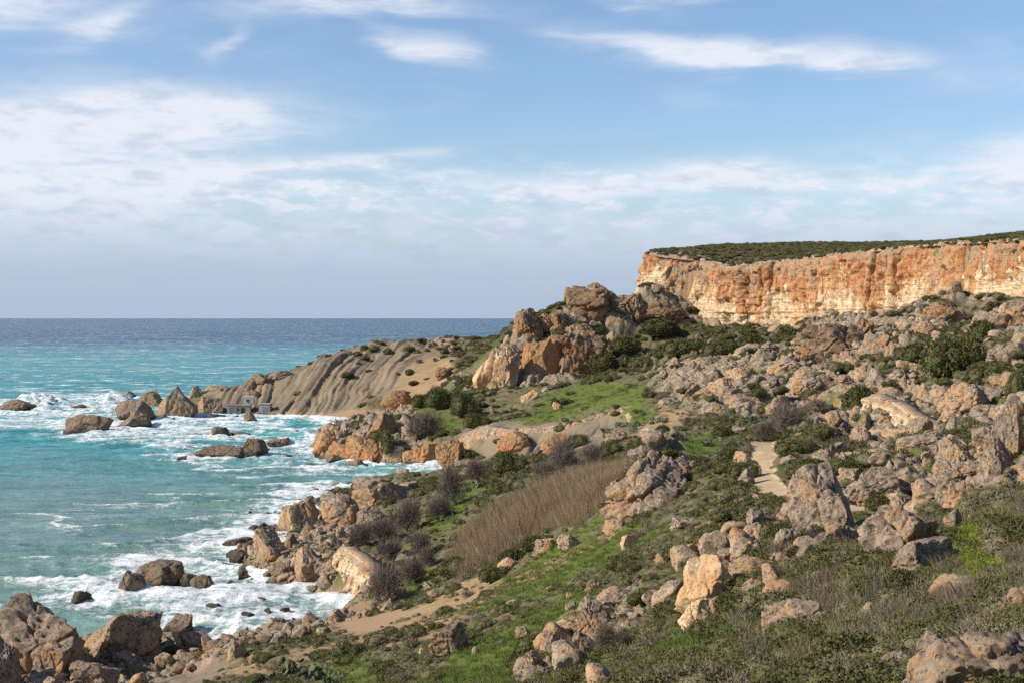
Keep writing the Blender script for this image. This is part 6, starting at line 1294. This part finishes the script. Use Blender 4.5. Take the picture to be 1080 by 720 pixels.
# ---------------------------------------------------------------- loose rock
PR = []
for i in range(9):
    me = rock_mesh('stone', 900+i, 5 if i < 4 else 4, 13, .14, .07, fine=.05); me.materials.append(M_rock if i < 6 else M_rock_cream); PR.append(me)
PF = []
for i in range(9):
    me = rock_mesh('stone', 950+i, 5, 10, .20, .07, fine=.06); me.materials.append(M_rock_far if i < 7 else M_cream_far); PF.append(me)
PS_ = []
for i in range(4):
    me = rock_mesh('stone', 930+i, 4, 13, .10, .03); me.materials.append(M_warm if i < 3 else M_rock_shore); PS_.append(me)
x, y, r = sample(70000, 30, 540, seed=29, power=1.35); c = ctx(x, y); cl = fbm2(x/12, y/12, 3, 431)
beach = sstep(14, 2, c['sd'])*(c['z'] < 3)
upz = np.clip(c['rock']*(0.35+0.9*np.clip(cl+.3, 0, 1)), 0, 1)
pr = upz*np.where(y > 130, 0.22, 0.34)+0.004
ok = (r.random(len(x)) < pr) & (c['sd'] > 12) & (c['path'] < .02) & (c['kp'] < .1) & clear_of(x, y, SP, .7) & (c['green'] < .6)
x = x[ok]; y = y[ok]; z = c['z'][ok]; n = len(x); s = 0.25+2.3*r.random(n)**4; s *= (0.42+0.78*sstep(60, 300, y))
order = np.argsort(-(s/y)); hi = order[:100]
zn = lambda x, y: 'on the dark headland slope below the cliff end' if y > 380 else ('on the long boulder slope under the cliff' if y > 150 else ('on the rocky rise right of the footpath' if x > 10 and y > 85 else 'on the near slope among the shrubs'))
lab_ = []
for i in hi:
    k = int(r.integers(0, 9)); o = add_rock('boulder', (PF if y[i] > 130 else PR)[k], x[i], y[i], 2*s[i], 1.5*s[i], z[i]-.15*s[i], None, random.uniform(0, 6.28), random.uniform(.7, 1.1))
    tag(o, None, 'boulder', 'loose boulders scattered over the slopes'); lab_.append((o, 'pitted grey loose boulder' if k < 6 else 'pale cream loose boulder', x[i], y[i]))
landmark_labels(lab_)
lo_ = order[100:]
stuff_scatter('rubble', PR+PF, x[lo_], y[lo_], z[lo_]+.15*s[lo_], s[lo_], r.uniform(0, 6.28, len(lo_)), r.integers(0, 9, len(lo_))+9*(y[lo_] > 130), 'grey and cream limestone rubble strewn over the slopes', 'rubble', .35, s[lo_]*r.uniform(.6, .9, len(lo_)))
# shore stones
x, y, r = sample(60000, 120, 520, u0=-.42, u1=0.02, seed=37, power=1.2); sdx = field(sdn, x, y); zx = ground_z(x, y)
dens = np.where(y < 260, sstep(-9, -1, sdx)*sstep(15, 4, sdx), sstep(-5, 0, sdx)*sstep(8, 2, sdx)*.35)*(1-0.6*field(wt_['sand'], x, y))*(1-field(wt_['green'], x, y))
ok = (r.random(len(x)) < dens*0.32) & ((sdx > 0)|(r.random(len(x)) < .25)); x = x[ok]; y = y[ok]; zx = zx[ok]; n = len(x); s = .18+1.15*r.random(n)**3.5
s = np.where(y > 300, s*1.5, s)
stuff_scatter('shore_stones', PS_, x, y, np.maximum(zx, -.1)+.1*s, s, r.uniform(0, 6.28, n), r.integers(0, 4, n), 'brown boulders and stones piled along the waterline', 'stones', .4, s*r.uniform(.6, .9, n))
# plateau scrub
x, y, r = sample(30000, 340, 720, u0=.06, u1=.42, seed=41, power=1.1); kpx = field(kp, x, y); ok = kpx > .95; x = x[ok]; y = y[ok]; n = len(x)
stuff_scatter('plateau_scrub', LO_G[:4], x, y, ground_z(x, y)-.2, r.uniform(.6, 1.7, n), r.uniform(0, 6.28, n), r.integers(0, 4, n), 'dark low scrub covering the plateau above the cliff', 'scrub', .1, r.uniform(.5, 1.1, n))
